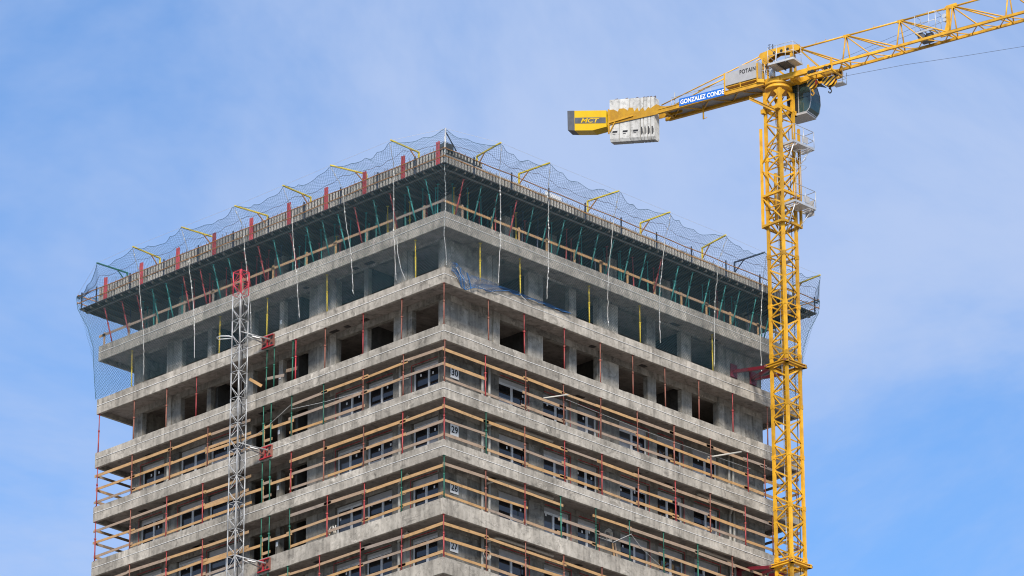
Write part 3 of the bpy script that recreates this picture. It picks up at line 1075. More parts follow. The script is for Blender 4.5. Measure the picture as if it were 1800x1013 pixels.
# ------------------------------------------------------------------ safety nets
CORNER = (-0.35, 4.05)
def net_profile(side, s, t, L):
    """outward distance and height for fraction t (0 top .. 1 bottom) at s"""
    tips = sorted([(-0.55, 0.55, 4.2)] + TIPS[side] + [(L + 0.9, 0.9, 2.98)])
    o_top, z_top, u = 1.9, 3.8, 0.5
    for (a, oa, za), (b_, ob, zb_) in zip(tips, tips[1:]):
        if a <= s <= b_:
            u = (s - a) / (b_ - a)
            sag = min(0.26, 0.065 * (b_ - a))
            k = 4 * u * (1 - u)
            nt_ = max(2, int(round((b_ - a) / 1.25)))
            uu = u + 0.06 * math.sin(u * 6.283 + a * 2.1)
            sc_ = abs(math.sin(uu * nt_ * math.pi)) * (0.35 + 0.65 * abs(math.sin(math.floor(uu * nt_) * 2.4 + a)))
            o_top = oa + (ob - oa) * u - 0.9 * k * sag - 0.05 * sc_
            z_top = za + (zb_ - za) * u - k * sag - (0.15 + 0.05 * math.sin(s * 3.7)) * sc_
            break
    else:
        if s < tips[0][0]:
            o_top, z_top = tips[0][1], tips[0][2]
        else:
            o_top, z_top = tips[-1][1], tips[-1][2]
    keys = [(0.0, o_top, z_top), (0.14, 0.55 * o_top + 0.45 * 0.9 - 0.05, 0.5 * z_top + 0.5 * 2.95 - 0.12), (0.25, 0.90, 2.82), (0.33, 0.84, 2.22),
            (0.46, 0.62, 1.15), (0.60, 0.40, 0.0), (0.72, 0.26, -0.95), (0.86, 0.18, -2.1), (1.0, 0.06, -3.08)]
    for (a, oa, za), (b_, ob, zb_) in zip(keys, keys[1:]):
        if a <= t <= b_ + 1e-9:
            f_ = (t - a) / (b_ - a)
            o_, z_ = oa + (ob - oa) * f_, za + (zb_ - za) * f_
            break
    wv_ = 0.09 * math.sin(s * 0.9 + 1.3 * math.sin(s * 0.37)) + 0.05 * math.sin(s * 2.3 + 4 * t)
    if 0.35 < t < 0.98:
        o_ += wv_ * math.sin((t - 0.35) / 0.63 * math.pi) * (0.6 if t > 0.5 else 1.0)
    if t < 0.3:
        o_ += 0.10 * mnoise.noise(Vector((s * 0.9, t * 9.0, 3.3)))
        z_ += 0.06 * mnoise.noise(Vector((s * 1.3, t * 6.0, 8.1)))
    if 0.55 < t < 0.9:
        o_ = max(o_, 0.07)
    return o_, z_

def net_point(side, f_, t, L):
    s_nom = -0.55 + (L + 1.45) * f_
    o_, z_ = net_profile(side, s_nom, t, L)
    oe = max(o_, 0.0)
    # the two faces meet over the corner: stretch s with the outward distance
    s = -oe + (L + 2 * oe) * f_
    if t < 0.24:
        # near the top the tips fix where the net is held
        w_ = 1 - t / 0.24
        s = s * (1 - w_) + s_nom * w_
    return Vector(face(side, s, o_, z_))

def thread_mesh(points_fn, ni, nj, r, skip=None):
    P = {}
    for i in range(ni + 1):
        for j in range(nj + 1):
            if (i + j) % 2 == 0:
                P[(i, j)] = points_fn(i / ni, j / nj)
    V, F = [], []
    up_ = Vector((0.3, 0.2, 1)).normalized()
    def seg(p, q):
        d = q - p
        if d.length < 1e-6:
            return
        d.normalize()
        a = d.cross(up_)
        if a.length < 1e-4:
            a = d.cross(Vector((1, 0, 0)))
        a.normalize()
        b_ = d.cross(a)
        k = len(V)
        for e in (p, q):
            for c_, s_ in ((1, 0), (-0.5, 0.866), (-0.5, -0.866)):
                V.append(tuple(e + a * (r * c_) + b_ * (r * s_)))
        F.append((k, k + 1, k + 4, k + 3))
        F.append((k + 1, k + 2, k + 5, k + 4))
        F.append((k + 2, k, k + 3, k + 5))
    for (i, j), p in P.items():
        for dj in (-1, 1):
            q = P.get((i + 1, j + dj))
            if q is not None:
                seg(p, q)
    me = bpy.data.meshes.new('mesh_cords')
    me.from_pydata(V, [], F)
    me.update()
    return me

NET_R = 0.0056
for side, L in (('R', LX), ('L', LY)):
    root = thing('safety_net', 'wide diamond mesh safety net hung over the top storeys, %s' % SIDE_NAME[side], 'net', 'safety nets', face(side, 0, 0, 0))
    me = thread_mesh(lambda a, t: net_point(side, a, t, L), 300, 88, NET_R)
    me.materials.append(M['net'])
    o = link('mesh_cords', me, root)
    o['kind'] = 'stuff'
    for t, r_ in ((0.0, 0.012), (0.13, 0.010)):
        pts = [net_point(side, i / 160, t, L) for i in range(161)]
        MB().path(pts, r_, 4).build('edge_rope', 'rebar' if t else 'net', root)
    # tight head rope straight from tip to tip
    pts = [Vector((-0.5, -0.6, 4.2))] + [Vector(face(side, *tp)) for tp in TIPS[side]] + [Vector(face(side, L + 0.9, 0.9, 2.98))]
    MB().path(pts, 0.007, 4).build('head_rope', 'rope', root)
# side nets wrapped round the two far ends
for end in ('left', 'right'):
    def pf(a, t, end=end):
        d_ = 0.0 + 7.0 * a
        up_f = min(1.0, a * 2.6)
        keys = [(0.0, 0.9 + 0.8 * up_f, 2.98 + 0.75 * up_f), (0.12, 0.92, 2.92 + 0.3 * up_f), (0.22, 0.92, 2.82), (0.30, 0.86, 2.2), (0.45, 0.45, 1.1), (0.6, 0.22, 0.0), (0.75, 0.18, -1.0), (1.0, 0.05, -3.08)]
        for (x, oa, za), (y, ob, zb_) in zip(keys, keys[1:]):
            if x <= t <= y + 1e-9:
                f_ = (t - x) / (y - x)
                o_, z_ = oa + (ob - oa) * f_, za + (zb_ - za) * f_
                break
        d_ = -o_ + d_
        if t < 0.12:
            z_ -= 0.12 * (1 - t / 0.12) * abs(math.sin(a * 7 * math.pi))
        return Vector((d_, LY + o_, z_)) if end == 'left' else Vector((LX + o_, d_, z_))
    root = thing('safety_net', 'narrow stretch of mesh net wrapped round the far %s end of the deck' % end, 'net', 'safety nets', (0, LY, 0) if end == 'left' else (LX, 0, 0))
    me = thread_mesh(pf, 76, 84, NET_R)
    me.materials.append(M['net'])
    o = link('mesh_cords', me, root)
    o['kind'] = 'stuff'
    o.matrix_parent_inverse = Matrix.Translation(-Vector(root.location))
    e = MB().path([pf(0, i / 40) for i in range(41)], 0.014, 5).build('edge_rope', 'net', root)
    e.matrix_parent_inverse = Matrix.Translation(-Vector(root.location))
    e = MB().path([pf(i / 40, 0) for i in range(41)], 0.012, 5).build('edge_rope', 'net', root)
    e.matrix_parent_inverse = Matrix.Translation(-Vector(root.location))

# the loose bunch of net caught on slab 2 beside the corner
def bunch(a, t):
    s = 0.45 + 8.6 * a
    droop = 0.74 * math.exp(-((a - 0.10) / 0.09) ** 2) + 0.42 * math.exp(-((a - 0.28) / 0.12) ** 2) + 0.10 * (1 - a)
    zt_ = -3.06 + 0.28 * math.exp(-((a - 0.02) / 0.05) ** 2)
    z = zt_ + 0.06 - (droop + 0.10) * t
    o_ = 0.07 + 0.06 * math.sin(a * 60 + 5 * t) * t + 0.05 * math.sin(t * 9 + a * 25)
    return Vector(face('R', s + 0.04 * math.sin(t * 11 + a * 40), abs(o_) + 0.03, z))
root = thing('bunched_net', 'slack bundle of blue net caught on the slab edge beside the near corner', 'net')
me = thread_mesh(bunch, 150, 12, 0.009)
me.materials.append(M['net_blue'])
link('mesh_cords', me, root)['kind'] = 'stuff'
MB().path([bunch(i / 60, 1.0) + Vector((0, -0.02, 0)) for i in range(61)], 0.02, 5).build('edge_rope', 'net_blue', root)
fold = MB()
for f0, wd in ((0.03, 0.05), (0.07, 0.04), (0.13, 0.03)):
    fold.path([bunch(f0 + wd * i / 8, i / 8) + Vector((0, -0.03 * math.sin(i / 8 * 3.1), 0)) for i in range(9)], 0.03, 6)
fold.build('fold', 'net_blue', root)
MB().path([face('R', 0.75, 0.12, -2.95), face('R', 0.95, 0.16, -3.25), face('R', 1.2, 0.16, -3.45), face('R', 1.5, 0.14, -3.62)], 0.016, 5).build('tie_cord', 'rope', root)
MB().path([face('R', 5.3, 0.12, -3.0), face('R', 5.5, 0.16, -3.2), face('R', 5.8, 0.16, -3.32)], 0.016, 5).build('tie_cord', 'rope', root)

# white ropes hanging from the pole tips
def hang_rope(side, s, z_end, bend, label, zt0=None, o0=None):
    pts = []
    n_ = 46
    L = LX if side == 'R' else LY
    for i in range(n_ + 1):
        f_ = i / n_
        t = 0.02 + f_ * (1.0 - 0.02)
        o_, z_ = net_profile(side, s, t, L)
        if z_ < z_end:
            break
        wob = RND.uniform(-0.022, 0.022) * (1.6 if int(i / 9 + s) % 2 else 0.5) + 0.06 * math.sin(i * 0.16 + s * 1.7)
        sb = bend * (2.0 - o_) / 2.0
        pts.append(Vector(face(side, s + wob + sb, o_ + 0.06 + RND.uniform(0, 0.02), z_)))
    return pts
for side in ('R', 'L'):
    use = TIPS[side][:6]
    bends = {'R': (1.8, 1.75, 1.0, 1.05, 0.9, 1.6), 'L': (1.5, 0.1, 0.6, 0.6, 0.8, 0.9)}[side]
    for n, (s, o_, z) in enumerate(use):
        pts = hang_rope(side, s, -3.05 + (0.25 if n % 2 else 0.0), bends[n], '')
        q = MB().path(pts, 0.0145, 5)
        for p in [pp for pp in pts[2:] if RND.random() < 0.22]:
            q.tube(p + Vector((0, 0, -0.05)), p + Vector((0, 0, 0.06)), RND.uniform(0.022, 0.034), 6)
        o = q.build('hanging_rope', 'rope')
        tag(o, 'knotted white rope hanging down the net, %s, %s from the corner' % (SIDE_NAME[side], ORD[n]), 'rope', 'white ropes down the net')
pts = [Vector((-0.5 - 0.25 * math.sin(i * 0.2) + RND.uniform(-0.02, 0.02), -0.55 - 0.2 * math.sin(i * 0.2) + RND.uniform(-0.02, 0.02), 4.1 - i * 0.16)) for i in range(28)]
pts += [Vector((-0.1, -0.12, -0.45)), Vector((-0.08, -0.06, -1.4)), Vector((0.05, -0.07, -2.2)), Vector((0.12, -0.06, -3.0))]
tag(MB().path(pts, 0.0145, 5).build('hanging_rope', 'rope'), 'knotted white rope hanging down over the near corner of the net', 'rope', 'white ropes down the net')
pts = [face('L', 3.35, 0.1, -0.5), face('L', 3.3, 0.08, -1.4), face('L', 3.05, 0.06, -2.4), face('L', 2.75, 0.04, -3.05)]
tag(MB().path(pts, 0.02, 5).build('hanging_rope', 'rope'), 'short white rope ending on the slab left of the near corner', 'rope', 'white ropes down the net')

# ------------------------------------------------------------------ grey hoist mast on the left face
HX, HY = -1.3, 13.82
HB = 0.29
hoist = thing('hoist_mast', 'grey lattice hoist mast with a red top, tied to the left face', 'hoist mast', loc=(HX, HY, GROUND_Z))
def lattice(hw, h, rc, rb, mat, nseg, name, z0=None):
    """one square lattice section as part with chord and brace children"""
    cor = [(-hw, -hw), (hw, -hw), (hw, hw), (-hw, hw)]
    root_ = MB()
    for i in range(4):
        a, c_ = cor[i], cor[(i + 1) % 4]
        root_.tube((*a, 0.02), (*c_, 0.02), rb, 6)
    ch = [MB().tube((*a, 0), (*a, h), rc, 8).mesh('chord', mat) for a in cor]
    br = []
    for i in range(4):
        a, c_ = cor[i], cor[(i + 1) % 4]
        for j in range(nseg):
            p, q_ = (a, c_) if (j + i) % 2 == 0 else (c_, a)
            br.append(MB().tube((*p, h * j / nseg + 0.03), (*q_, h * (j + 1) / nseg - 0.03), rb, 6).mesh('brace', mat))
    return root_.mesh(name, mat), ch, br
SECH = 1.45
sec_me, sec_ch, sec_br = lattice(HB, SECH, 0.036, 0.02, 'steel', 2, 'mast_section')
top_me, top_ch, top_br = lattice(HB, 1.35, 0.028, 0.014, 'pink', 2, 'top_section')
HTOP = 0.25
def place_section(parent, me, ch, br, z, sub=True, name='mast_section'):
    s_ = link(name, me, parent, (0, 0, z))
    if sub:
        for c_ in ch:
            link('chord', c_, s_)
        for c_ in br:
            link('brace', c_, s_)
    else:
        pass
    return s_
zc = HTOP - 1.35
place_section(hoist, top_me, top_ch, top_br, zc - GROUND_Z, name='top_section')
tf = MB()
for i_ in range(4):
    cc_ = [(-HB, -HB), (HB, -HB), (HB, HB), (-HB, HB)]
    tf.tube((*cc_[i_], HTOP - 0.02 - GROUND_Z), (*cc_[(i_ + 1) % 4], HTOP - 0.02 - GROUND_Z), 0.022, 6)
    tf.tube((*cc_[i_], HTOP - 0.68 - GROUND_Z), (*cc_[(i_ + 1) % 4], HTOP - 0.68 - GROUND_Z), 0.014, 6)
tf.build('top_frame', 'pink', hoist)
simple = MB()
for a in ((-HB, -HB), (HB, -HB), (HB, HB), (-HB, HB)):
    simple.tube((*a, 0), (*a, SECH), 0.034, 5)
for i in range(4):
    cor = [(-HB, -HB), (HB, -HB), (HB, HB), (-HB, HB)]
    simple.tube((*cor[i], 0), (*cor[(i + 1) % 4], SECH), 0.015, 4)
simple_me = simple.mesh('mast_section', 'steel')
while zc - SECH > GROUND_Z:
    zc -= SECH
    if zc > -22:
        place_section(hoist, sec_me, sec_ch, sec_br, zc - GROUND_Z)
    else:
        link('mast_section', simple_me, hoist, (0, 0, zc - GROUND_Z))
link('mast_foot', MB().box(-0.6, 0.6, -0.6, 0.6, 0, zc - GROUND_Z).mesh('mast_foot', 'dark_grey'), hoist)
# dark cable run inside the mast
MB().path([(0.1 + 0.03 * math.sin(i), -0.1, HTOP - GROUND_Z - 1.6 - i * 0.9) for i in range(26)], 0.04, 6).build('cable', 'black', hoist)
for zc_ in (-3.56, -9.75, -15.93):
    zr = zc_ - GROUND_Z
    q = MB()
    q.box(1.3 - 0.05, 1.3 - 0.012, -1.29, -0.33, zr - 0.33, zr + 0.33)
    pl = q.build('wall_plate', 'rusty', hoist)
    q = MB()
    for dy in (-1.1, -0.81, -0.52):
        for dz in (-0.17, 0.17):
            q.tube((1.22, dy, zr + dz), (1.26, dy, zr + dz), 0.075, 8)
    q.build('boss', 'black', pl)
    q = MB()
    q.beam((1.2, -1.25, zr + 0.30), (1.2, -0.37, zr + 0.30), 0.06, 0.05)
    q.beam((1.2, -1.25, zr - 0.30), (1.2, -0.37, zr - 0.30), 0.06, 0.05)
    q.beam((1.2, -0.81, zr - 0.28), (1.2, -0.81, zr + 0.28), 0.05, 0.05)
    q.build('plate_rib', 'tape', pl)
    for (a, c_) in (((HB, -HB, zr + 0.32), (1.2, -1.0, zr + 0.08)), ((HB, -HB, zr + 0.16), (1.2, -0.6, zr - 0.06)), ((-HB, -HB, zr + 0.30), (1.2, -1.0, zr + 0.05))):
        MB().tube(a, c_, 0.035, 8).build('tie_tube', 'steel', hoist)
    q = MB().beam((HB + 0.2, -HB - 0.1, zr + 0.2), (HB + 0.55, -HB - 0.35, zr + 0.1), 0.16, 0.05)
    q.build('tie_clamp', 'galv', hoist)
# open cable guide frame
zr = -3.45 - GROUND_Z
MB().path([(-0.3, 0.25, zr), (-0.45, 0.35, zr + 0.05), (-0.75, 0.7, zr + 0.06), (-0.8, 0.95, zr + 0.02), (-0.6, 1.0, zr), (-0.2, 0.45, zr + 0.02), (-0.28, 0.28, zr)], 0.03, 6).build('cable_guide', 'galv', hoist)

# ------------------------------------------------------------------ tower crane
MX, MY = 23.2, -2.6
PSI = math.radians(-79.1)
JD = Vector((math.cos(PSI), math.sin(PSI), 0))
JN = Vector((JD.y, -JD.x, 0))
crane = thing('tower_crane', 'yellow flat-top tower crane standing beside the right face of the tower', 'crane', loc=(MX, MY, GROUND_Z))
CO = Vector((MX, MY, GROUND_Z))
def cw(s, o_, z):
    """crane slewing coordinates to crane-local position"""
    p = Vector((MX, MY, 0)) + JD * s + JN * o_
    return Vector((p.x, p.y, z)) - CO

MH = 0.53
SH = 2.88
def mast_lattice():
    cor = [(-MH, -MH), (MH, -MH), (MH, MH), (-MH, MH)]
    root_ = MB()
    for i in range(4):
        a, c_ = cor[i], cor[(i + 1) % 4]
        root_.beam((*a, 0.03), (*c_, 0.03), 0.06, 0.07)
        # gusset plates at the joints
        ux, uy = (c_[0] - a[0]) / (2 * MH), (c_[1] - a[1]) / (2 * MH)
        for e, sg in ((a, 1), (c_, -1)):
            root_.prism([(e[0], e[1], 0.0), (e[0] + sg * ux * 0.24, e[1] + sg * uy * 0.24, 0.0), (e[0], e[1], 0.34)], (uy * 0.012, -ux * 0.012, 0))
            root_.prism([(e[0], e[1], 0), (e[0] + sg * ux * 0.22, e[1] + sg * uy * 0.22, 0), (e[0], e[1], -0.32)], (uy * 0.012, -ux * 0.012, 0))
    for a in cor:
        root_.box(a[0] - 0.095, a[0] + 0.095, a[1] - 0.095, a[1] + 0.095, -0.12, 0.12)
    ch = [MB().box(a[0] - 0.075, a[0] + 0.075, a[1] - 0.075, a[1] + 0.075, 0.0, SH).mesh('chord', 'crane') for a in cor]
    br = []
    for i in range(4):
        a, c_ = cor[i], cor[(i + 1) % 4]
        for j in range(4):
            p, q_ = (a, c_) if (j + i) % 2 == 0 else (c_, a)
            br.append(MB().beam((*p, SH * j / 4 + 0.08), (*q_, SH * (j + 1) / 4 - 0.0), 0.06, 0.08).mesh('brace', 'crane'))
    lad = MB()
    for x in (-0.17, 0.17):
        lad.tube((x, 0.12, 0), (x, 0.12, SH), 0.018, 5)
    for j in range(10):
        lad.tube((-0.17, 0.12, 0.14 + j * 0.288), (0.17, 0.12, 0.14 + j * 0.288), 0.011, 4)
    return root_.mesh('mast_section', 'crane'), ch, br, lad.mesh('ladder', 'galv')
ms_me, ms_ch, ms_br, ms_lad = mast_lattice()
simp = MB()
for a in ((-MH, -MH), (MH, -MH), (MH, MH), (-MH, MH)):
    simp.box(a[0] - 0.075, a[0] + 0.075, a[1] - 0.075, a[1] + 0.075, 0, SH)
for i in range(4):
    cor = [(-MH, -MH), (MH, -MH), (MH, MH), (-MH, MH)]
    for j in range(4):
        p, q_ = (cor[i], cor[(i + 1) % 4]) if (i + j) % 2 == 0 else (cor[(i + 1) % 4], cor[i])
        simp.beam((*p, SH * j / 4), (*q_, SH * (j + 1) / 4), 0.05, 0.055)
simp_me = simp.mesh('mast_section', 'crane')
zj = 9.29
while zj > GROUND_Z + 0.3:
    if zj > -21:
        s_ = place_section(crane, ms_me, ms_ch, ms_br, zj - GROUND_Z)
        link('ladder', ms_lad, s_)
        q = MB().box(-0.16, 0.16, -0.45, -0.1, SH - 0.35, SH - 0.32)
        q.build('rest_grating', 'galv', s_)
        q = MB()
        q.tube((0.36, 0.30, 0), (0.36, 0.30, SH), 0.03, 6)
        q.build('conduit', 'galv', s_)
        q = MB()
        q.beam((-MH, -MH, 0.05), (MH, MH, 0.05), 0.05, 0.06)
        q.build('plan_brace', 'crane', s_)
    else:
        link('mast_section', simp_me, crane, (0, 0, zj - GROUND_Z))
    zj -= SH
link('mast_foot', MB().box(-1.4, 1.4, -1.4, 1.4, 0, max(0.3, zj + SH - GROUND_Z)).mesh('mast_foot', 'wall'), crane)
def cz(x, y, z):
    return Vector((x, y, z - GROUND_Z))
# a dark power cable hanging down the mast
MB().path([cz(0.30 + 0.03 * math.sin(i * 1.3), -0.42 + 0.03 * math.cos(i), 11.0 - i * 1.1) for i in range(32)], 0.022, 5).build('power_cable', 'black', crane)

# climbing cage round the upper mast
cage = MB()
CH_ = 0.73
ccor = [(-CH_, -CH_), (CH_, -CH_), (CH_, CH_), (-CH_, CH_)]
for i in range(4):
    a, c_ = ccor[i], ccor[(i + 1) % 4]
    cage.beam(cz(*a, 5.35), cz(*c_, 5.35), 0.13, 0.13)
cage_o = cage.build('climbing_cage', 'crane', crane)
ring_ = MB()
for i in range(4):
    ring_.beam(cz(*ccor[i], 7.1), cz(*ccor[(i + 1) % 4], 7.1), 0.13, 0.13)
ring_.build('cage_ring', 'crane', cage_o)
for i, a in enumerate(ccor):
    MB().beam(cz(*a, 5.25), cz(*a, 11.15), 0.12, 0.12, (1, 0, 0)).build('cage_post', 'crane', cage_o)
    c_ = ccor[(i + 1) % 4]
    p, q_ = (a, c_) if i % 2 else (c_, a)
    MB().beam(cz(*p, 7.05), cz(*q_, 5.4), 0.06, 0.06).build('cage_brace', 'crane', cage_o)
    MB().beam(cz(*q_, 7.15), cz(*p, 8.7), 0.05, 0.05).build('cage_brace', 'crane', cage_o)
    MB().beam(cz(*p, 9.0), cz(*q_, 10.9), 0.05, 0.05).build('cage_brace', 'crane', cage_o)
# climbing jack along the mast, in the shade
MB().tube(cz(0.0, 0.35, 5.6), cz(0.0, 0.35, 8.6), 0.12, 10).build('climbing_jack', 'crane', cage_o)

# head of the fixed mast: plates, collar, slewing ring
hd = MB()
for a in ((-MH, -MH), (MH, -MH), (MH, MH), (-MH, MH)):
    hd.box(a[0] - 0.09, a[0] + 0.09, a[1] - 0.09, a[1] + 0.09, 12.17 - GROUND_Z, 13.3 - GROUND_Z)
cor = [(-MH, -MH), (MH, -MH), (MH, MH), (-MH, MH)]
for i in range(4):
    a, c_ = cor[i], cor[(i + 1) % 4]
    hd.beam(cz(*a, 12.25), cz(*c_, 12.25), 0.08, 0.22)
    hd.beam(cz(*a, 12.35), cz(*c_, 13.05), 0.06, 0.09)
    ux, uy = (c_[0] - a[0]) / (2 * MH), (c_[1] - a[1]) / (2 * MH)
    for e, sg in ((a, 1), (c_, -1)):
        hd.prism([cz(e[0], e[1], 12.1), cz(e[0] + sg * ux * 0.35, e[1] + sg * uy * 0.35, 12.2), cz(e[0] + sg * ux * 0.1, e[1] + sg * uy * 0.1, 12.75), cz(e[0], e[1], 12.75)], (uy * 0.02, -ux * 0.02, 0))
        hd.prism([cz(e[0], e[1], 13.3), cz(e[0] + sg * ux * 0.45, e[1] + sg * uy * 0.45, 13.3), cz(e[0] + sg * ux * 0.06, e[1] + sg * uy * 0.06, 12.8), cz(e[0], e[1], 12.8)], (uy * 0.02, -ux * 0.02, 0))
for a in cor:
    sgx, sgy = (1 if a[0] > 0 else -1), (1 if a[1] > 0 else -1)
    hd.box(a[0] + (0.09 if sgx > 0 else -0.30), a[0] + (0.30 if sgx > 0 else -0.09), a[1] - 0.1, a[1] + 0.1, 12.0 - GROUND_Z, 12.25 - GROUND_Z)
hd.build('mast_head', 'crane', crane)
ring = MB()
ring.tube(cz(0, 0, 13.43), cz(0, 0, 13.55), 0.76, 28)
ring.tube(cz(0, 0, 13.56), cz(0, 0, 13.66), 0.70, 28)
ring.tube(cz(0, 0, 13.66), cz(0, 0, 13.78), 0.75, 28)
ring.build('slewing_ring', 'crane', crane)
# guide rail beam sticking out of the mast towards the left
p0, p1 = cw(-1.43, 0.7, 13.09), cw(0.21, 0.7, 11.95)
gr = MB()
d_ = (p1 - p0).normalized()
gr.beam(p0, p1, 0.05, 0.16)
gr.beam(p0 + Vector((0, 0, 0.08)), p1 + Vector((0, 0, 0.08)), 0.14, 0.03)
gr.beam(p0 - Vector((0, 0, 0.08)), p1 - Vector((0, 0, 0.08)), 0.14, 0.03)
gr.build('mounting_rail', 'crane', crane)

# landing platforms on the mast
for zp in (9.85, 6.32):
    x0, x1, y0, y1 = -0.56, 1.15, -1.45, -0.62
    q = MB()
    for (a, c_) in (((x0, y0), (x1, y0)), ((x1, y0), (x1, y1)), ((x1, y1), (x0, y1)), ((x0, y1), (x0, y0))):
        q.beam(cz(*a, zp), cz(*c_, zp), 0.05, 0.13)
    pf_ = q.build('landing_platform', 'galv', crane)
    q = MB()
    n_ = 9
    for j in range(n_):
        x = x0 + 0.1 + (x1 - x0 - 0.2) * j / (n_ - 1)
        q.beam(cz(x, y0, zp - 0.02), cz(x, y1, zp - 0.02), 0.035, 0.05)
    q.box(x0 + 0.5, x0 + 1.2, y0 + 0.05, y1 - 0.05, zp - 0.05 - GROUND_Z, zp - 0.035 - GROUND_Z)
    q.build('grating', 'galv', pf_)
    q = MB()
    for h in (0.5, 1.02):
        q.path([cz(x0, y0, zp + h), cz(x1 - 0.06, y0, zp + h), cz(x1, y0 + 0.06, zp + h), cz(x1, y1, zp + h)], 0.02, 5)
    for (x, y) in ((x0, y0), (x0 + 0.85, y0), (x1, y0), (x1, y1)):
        q.tube(cz(x, y, zp), cz(x, y, zp + 1.02), 0.02, 5)
    q.build('handrail', 'galv', pf_)
    q = MB()
    q.beam(cz(x1 - 0.02, y0 + 0.1, zp + 0.1), cz(x1 - 0.02, y1 - 0.1, zp + 0.1), 0.015, 0.9 if zp < 8 else 0.2)
    q.box(x0 + 0.75, x0 + 1.2, y0 - 0.01, y0 + 0.01, zp + 0.15 - GROUND_Z, zp + 0.55 - GROUND_Z)
    q.build('panel', 'grey_panel', pf_)
    q = MB()
    q.tube(cz(x0 + 0.1, y0 + 0.05, zp - 0.05), cz(-MH + 0.2, -MH - 0.05, zp - 1.5), 0.035, 6)
    q.tube(cz(x1 - 0.2, y0 + 0.1, zp - 0.05), cz(MH, -MH - 0.05, zp - 1.3), 0.025, 6)
    q.build('strut', 'galv', pf_)
# cage ladder between platforms
q = MB()
for x in (0.15, 0.5):
    q.tube(cz(x, -0.95, 6.4), cz(x, -0.95, 9.8), 0.018, 5)
for j in range(12):
    q.tube(cz(0.15, -0.95, 6.6 + j * 0.28), cz(0.5, -0.95, 6.6 + j * 0.28), 0.011, 4)
for z in (8.6, 9.1, 9.55):
    q.path([cz(0.15, -0.95, z)] + [cz(0.325 + 0.33 * math.cos(math.pi + math.pi * t / 6), -0.95 - 0.55 * math.sin(math.pi * t / 6), z) for t in range(7)] + [cz(0.5, -0.95, z)], 0.012, 4)
q.build('access_ladder', 'galv', crane)

# wall ties: yellow collars and red struts to the building
for zt_ in (-2.85, -14.15):
    q = MB()
    r_ = MH + 0.16
    for a, c_ in (((-r_ - 0.12, -r_), (r_ + 0.12, -r_)), ((r_, -r_ - 0.12), (r_, r_ + 0.12)), ((r_ + 0.12, r_), (-r_ - 0.12, r_)), ((-r_, r_ + 0.12), (-r_, -r_ - 0.12))):
        q.beam(cz(*a, zt_), cz(*c_, zt_), 0.2, 0.05)
        q.beam(cz(*a, zt_ + 0.14), cz(*c_, zt_ + 0.14), 0.2, 0.05)
        q.beam(cz(*a, zt_ + 0.07), cz(*c_, zt_ + 0.07), 0.08, 0.12)
    co_ = q.build('tie_collar', 'crane', crane)
    q = MB()
    for sx in (-1, 1):
        for sy in (-1, 1):
            q.tube(cz(sx * (r_ + 0.2), sy * r_, zt_ + 0.07), cz(sx * (r_ - 0.2), sy * r_, zt_ + 0.07), 0.07, 8)
    q.build('collar_pin', 'rusty', co_)
    ty = REC - MY     # wall plane in crane-local y
    for (a, c_, w_) in (((-r_, r_ + 0.02), (0.45 - 0.2, ty + 0.02), 0.17), ((-r_ + 0.3, r_ + 0.1), (1.75, ty), 0.15), ((r_, r_), (1.9, ty), 0.15)):
        MB().beam(cz(*a, zt_ + 0.05), cz(*c_, zt_ + 0.95), w_, w_).build('tie_strut', 'crimson', crane)
    for x in (0.25, 1.82):
        MB().box(x - 0.25, x + 0.25, ty - 0.1, ty - 0.03, zt_ + 0.6 - GROUND_Z, zt_ + 1.35 - GROUND_Z).build('tie_plate', 'crimson', crane)

# turntable beams, tower head
ZJ = 13.95
tt = MB()
for o_ in (-0.42, 0.42):
    tt.beam(cw(-1.2, o_, 13.95), cw(2.6, o_, 13.95), 0.2, 0.3)
tt.beam(cw(-1.0, -0.5, 13.92), cw(-1.0, 0.5, 13.92), 0.2, 0.26)
tt.beam(cw(1.1, -0.5, 13.9), cw(1.1, 0.5, 13.9), 0.3, 0.3)
tt.beam(cw(0.1, -0.6, 13.9), cw(0.1, 0.6, 13.9), 0.6, 0.2)
tt.build('turntable', 'crane', crane)
hd2 = MB()
for o_ in (-0.28, 0.28):
    hd2.beam(cw(-0.80, o_, 14.0), cw(-0.75, o_ * 0.55, 15.55), 0.12, 0.13)
    hd2.beam(cw(0.95, o_, 14.0), cw(0.95, o_ * 0.5, 15.45), 0.12, 0.13)
    hd2.beam(cw(-0.7, o_ * 0.6, 15.45), cw(0.2, o_, 14.5), 0.08, 0.1)
poly = [cw(-1.1, 0.2, 15.72), cw(-1.02, 0.2, 15.9), cw(-0.35, 0.2, 15.98), cw(0.9, 0.2, 15.95), cw(1.5, 0.2, 15.82), cw(1.56, 0.2, 15.68), cw(1.45, 0.2, 15.5), cw(0.9, 0.2, 15.5), cw(0.1, 0.2, 15.62), cw(-0.4, 0.2, 15.45), cw(-0.62, 0.2, 15.15), cw(-0.88, 0.2, 15.15), cw(-0.9, 0.2, 15.5)]
hd2.prism(poly, -JN * 0.03)
hd2.prism([p - JN * 0.37 for p in poly], -JN * 0.03)
hd2.beam(cw(-1.0, 0, 15.8), cw(1.4, 0, 15.78), 0.34, 0.09)
hd2.build('tower_head', 'crane', crane)
q = MB()
for s in (-0.1, 0.35, 0.75):
    q.tube(cw(s, -0.19, 15.72), cw(s, 0.21, 15.72), 0.09, 12)
q.build('pulley', 'black', crane)
q = MB()
q.tube(cw(-0.52, 0.0, 15.95), cw(-0.52, 0.0, 16.4), 0.012, 5)
q.beam(cw(-0.6, 0, 16.38), cw(-0.44, 0, 16.38), 0.02, 0.03)
q.tube(cw(-0.3, 0.0, 15.95), cw(-0.3, 0.0, 16.35), 0.03, 6)
q.build('anemometer', 'black', crane)

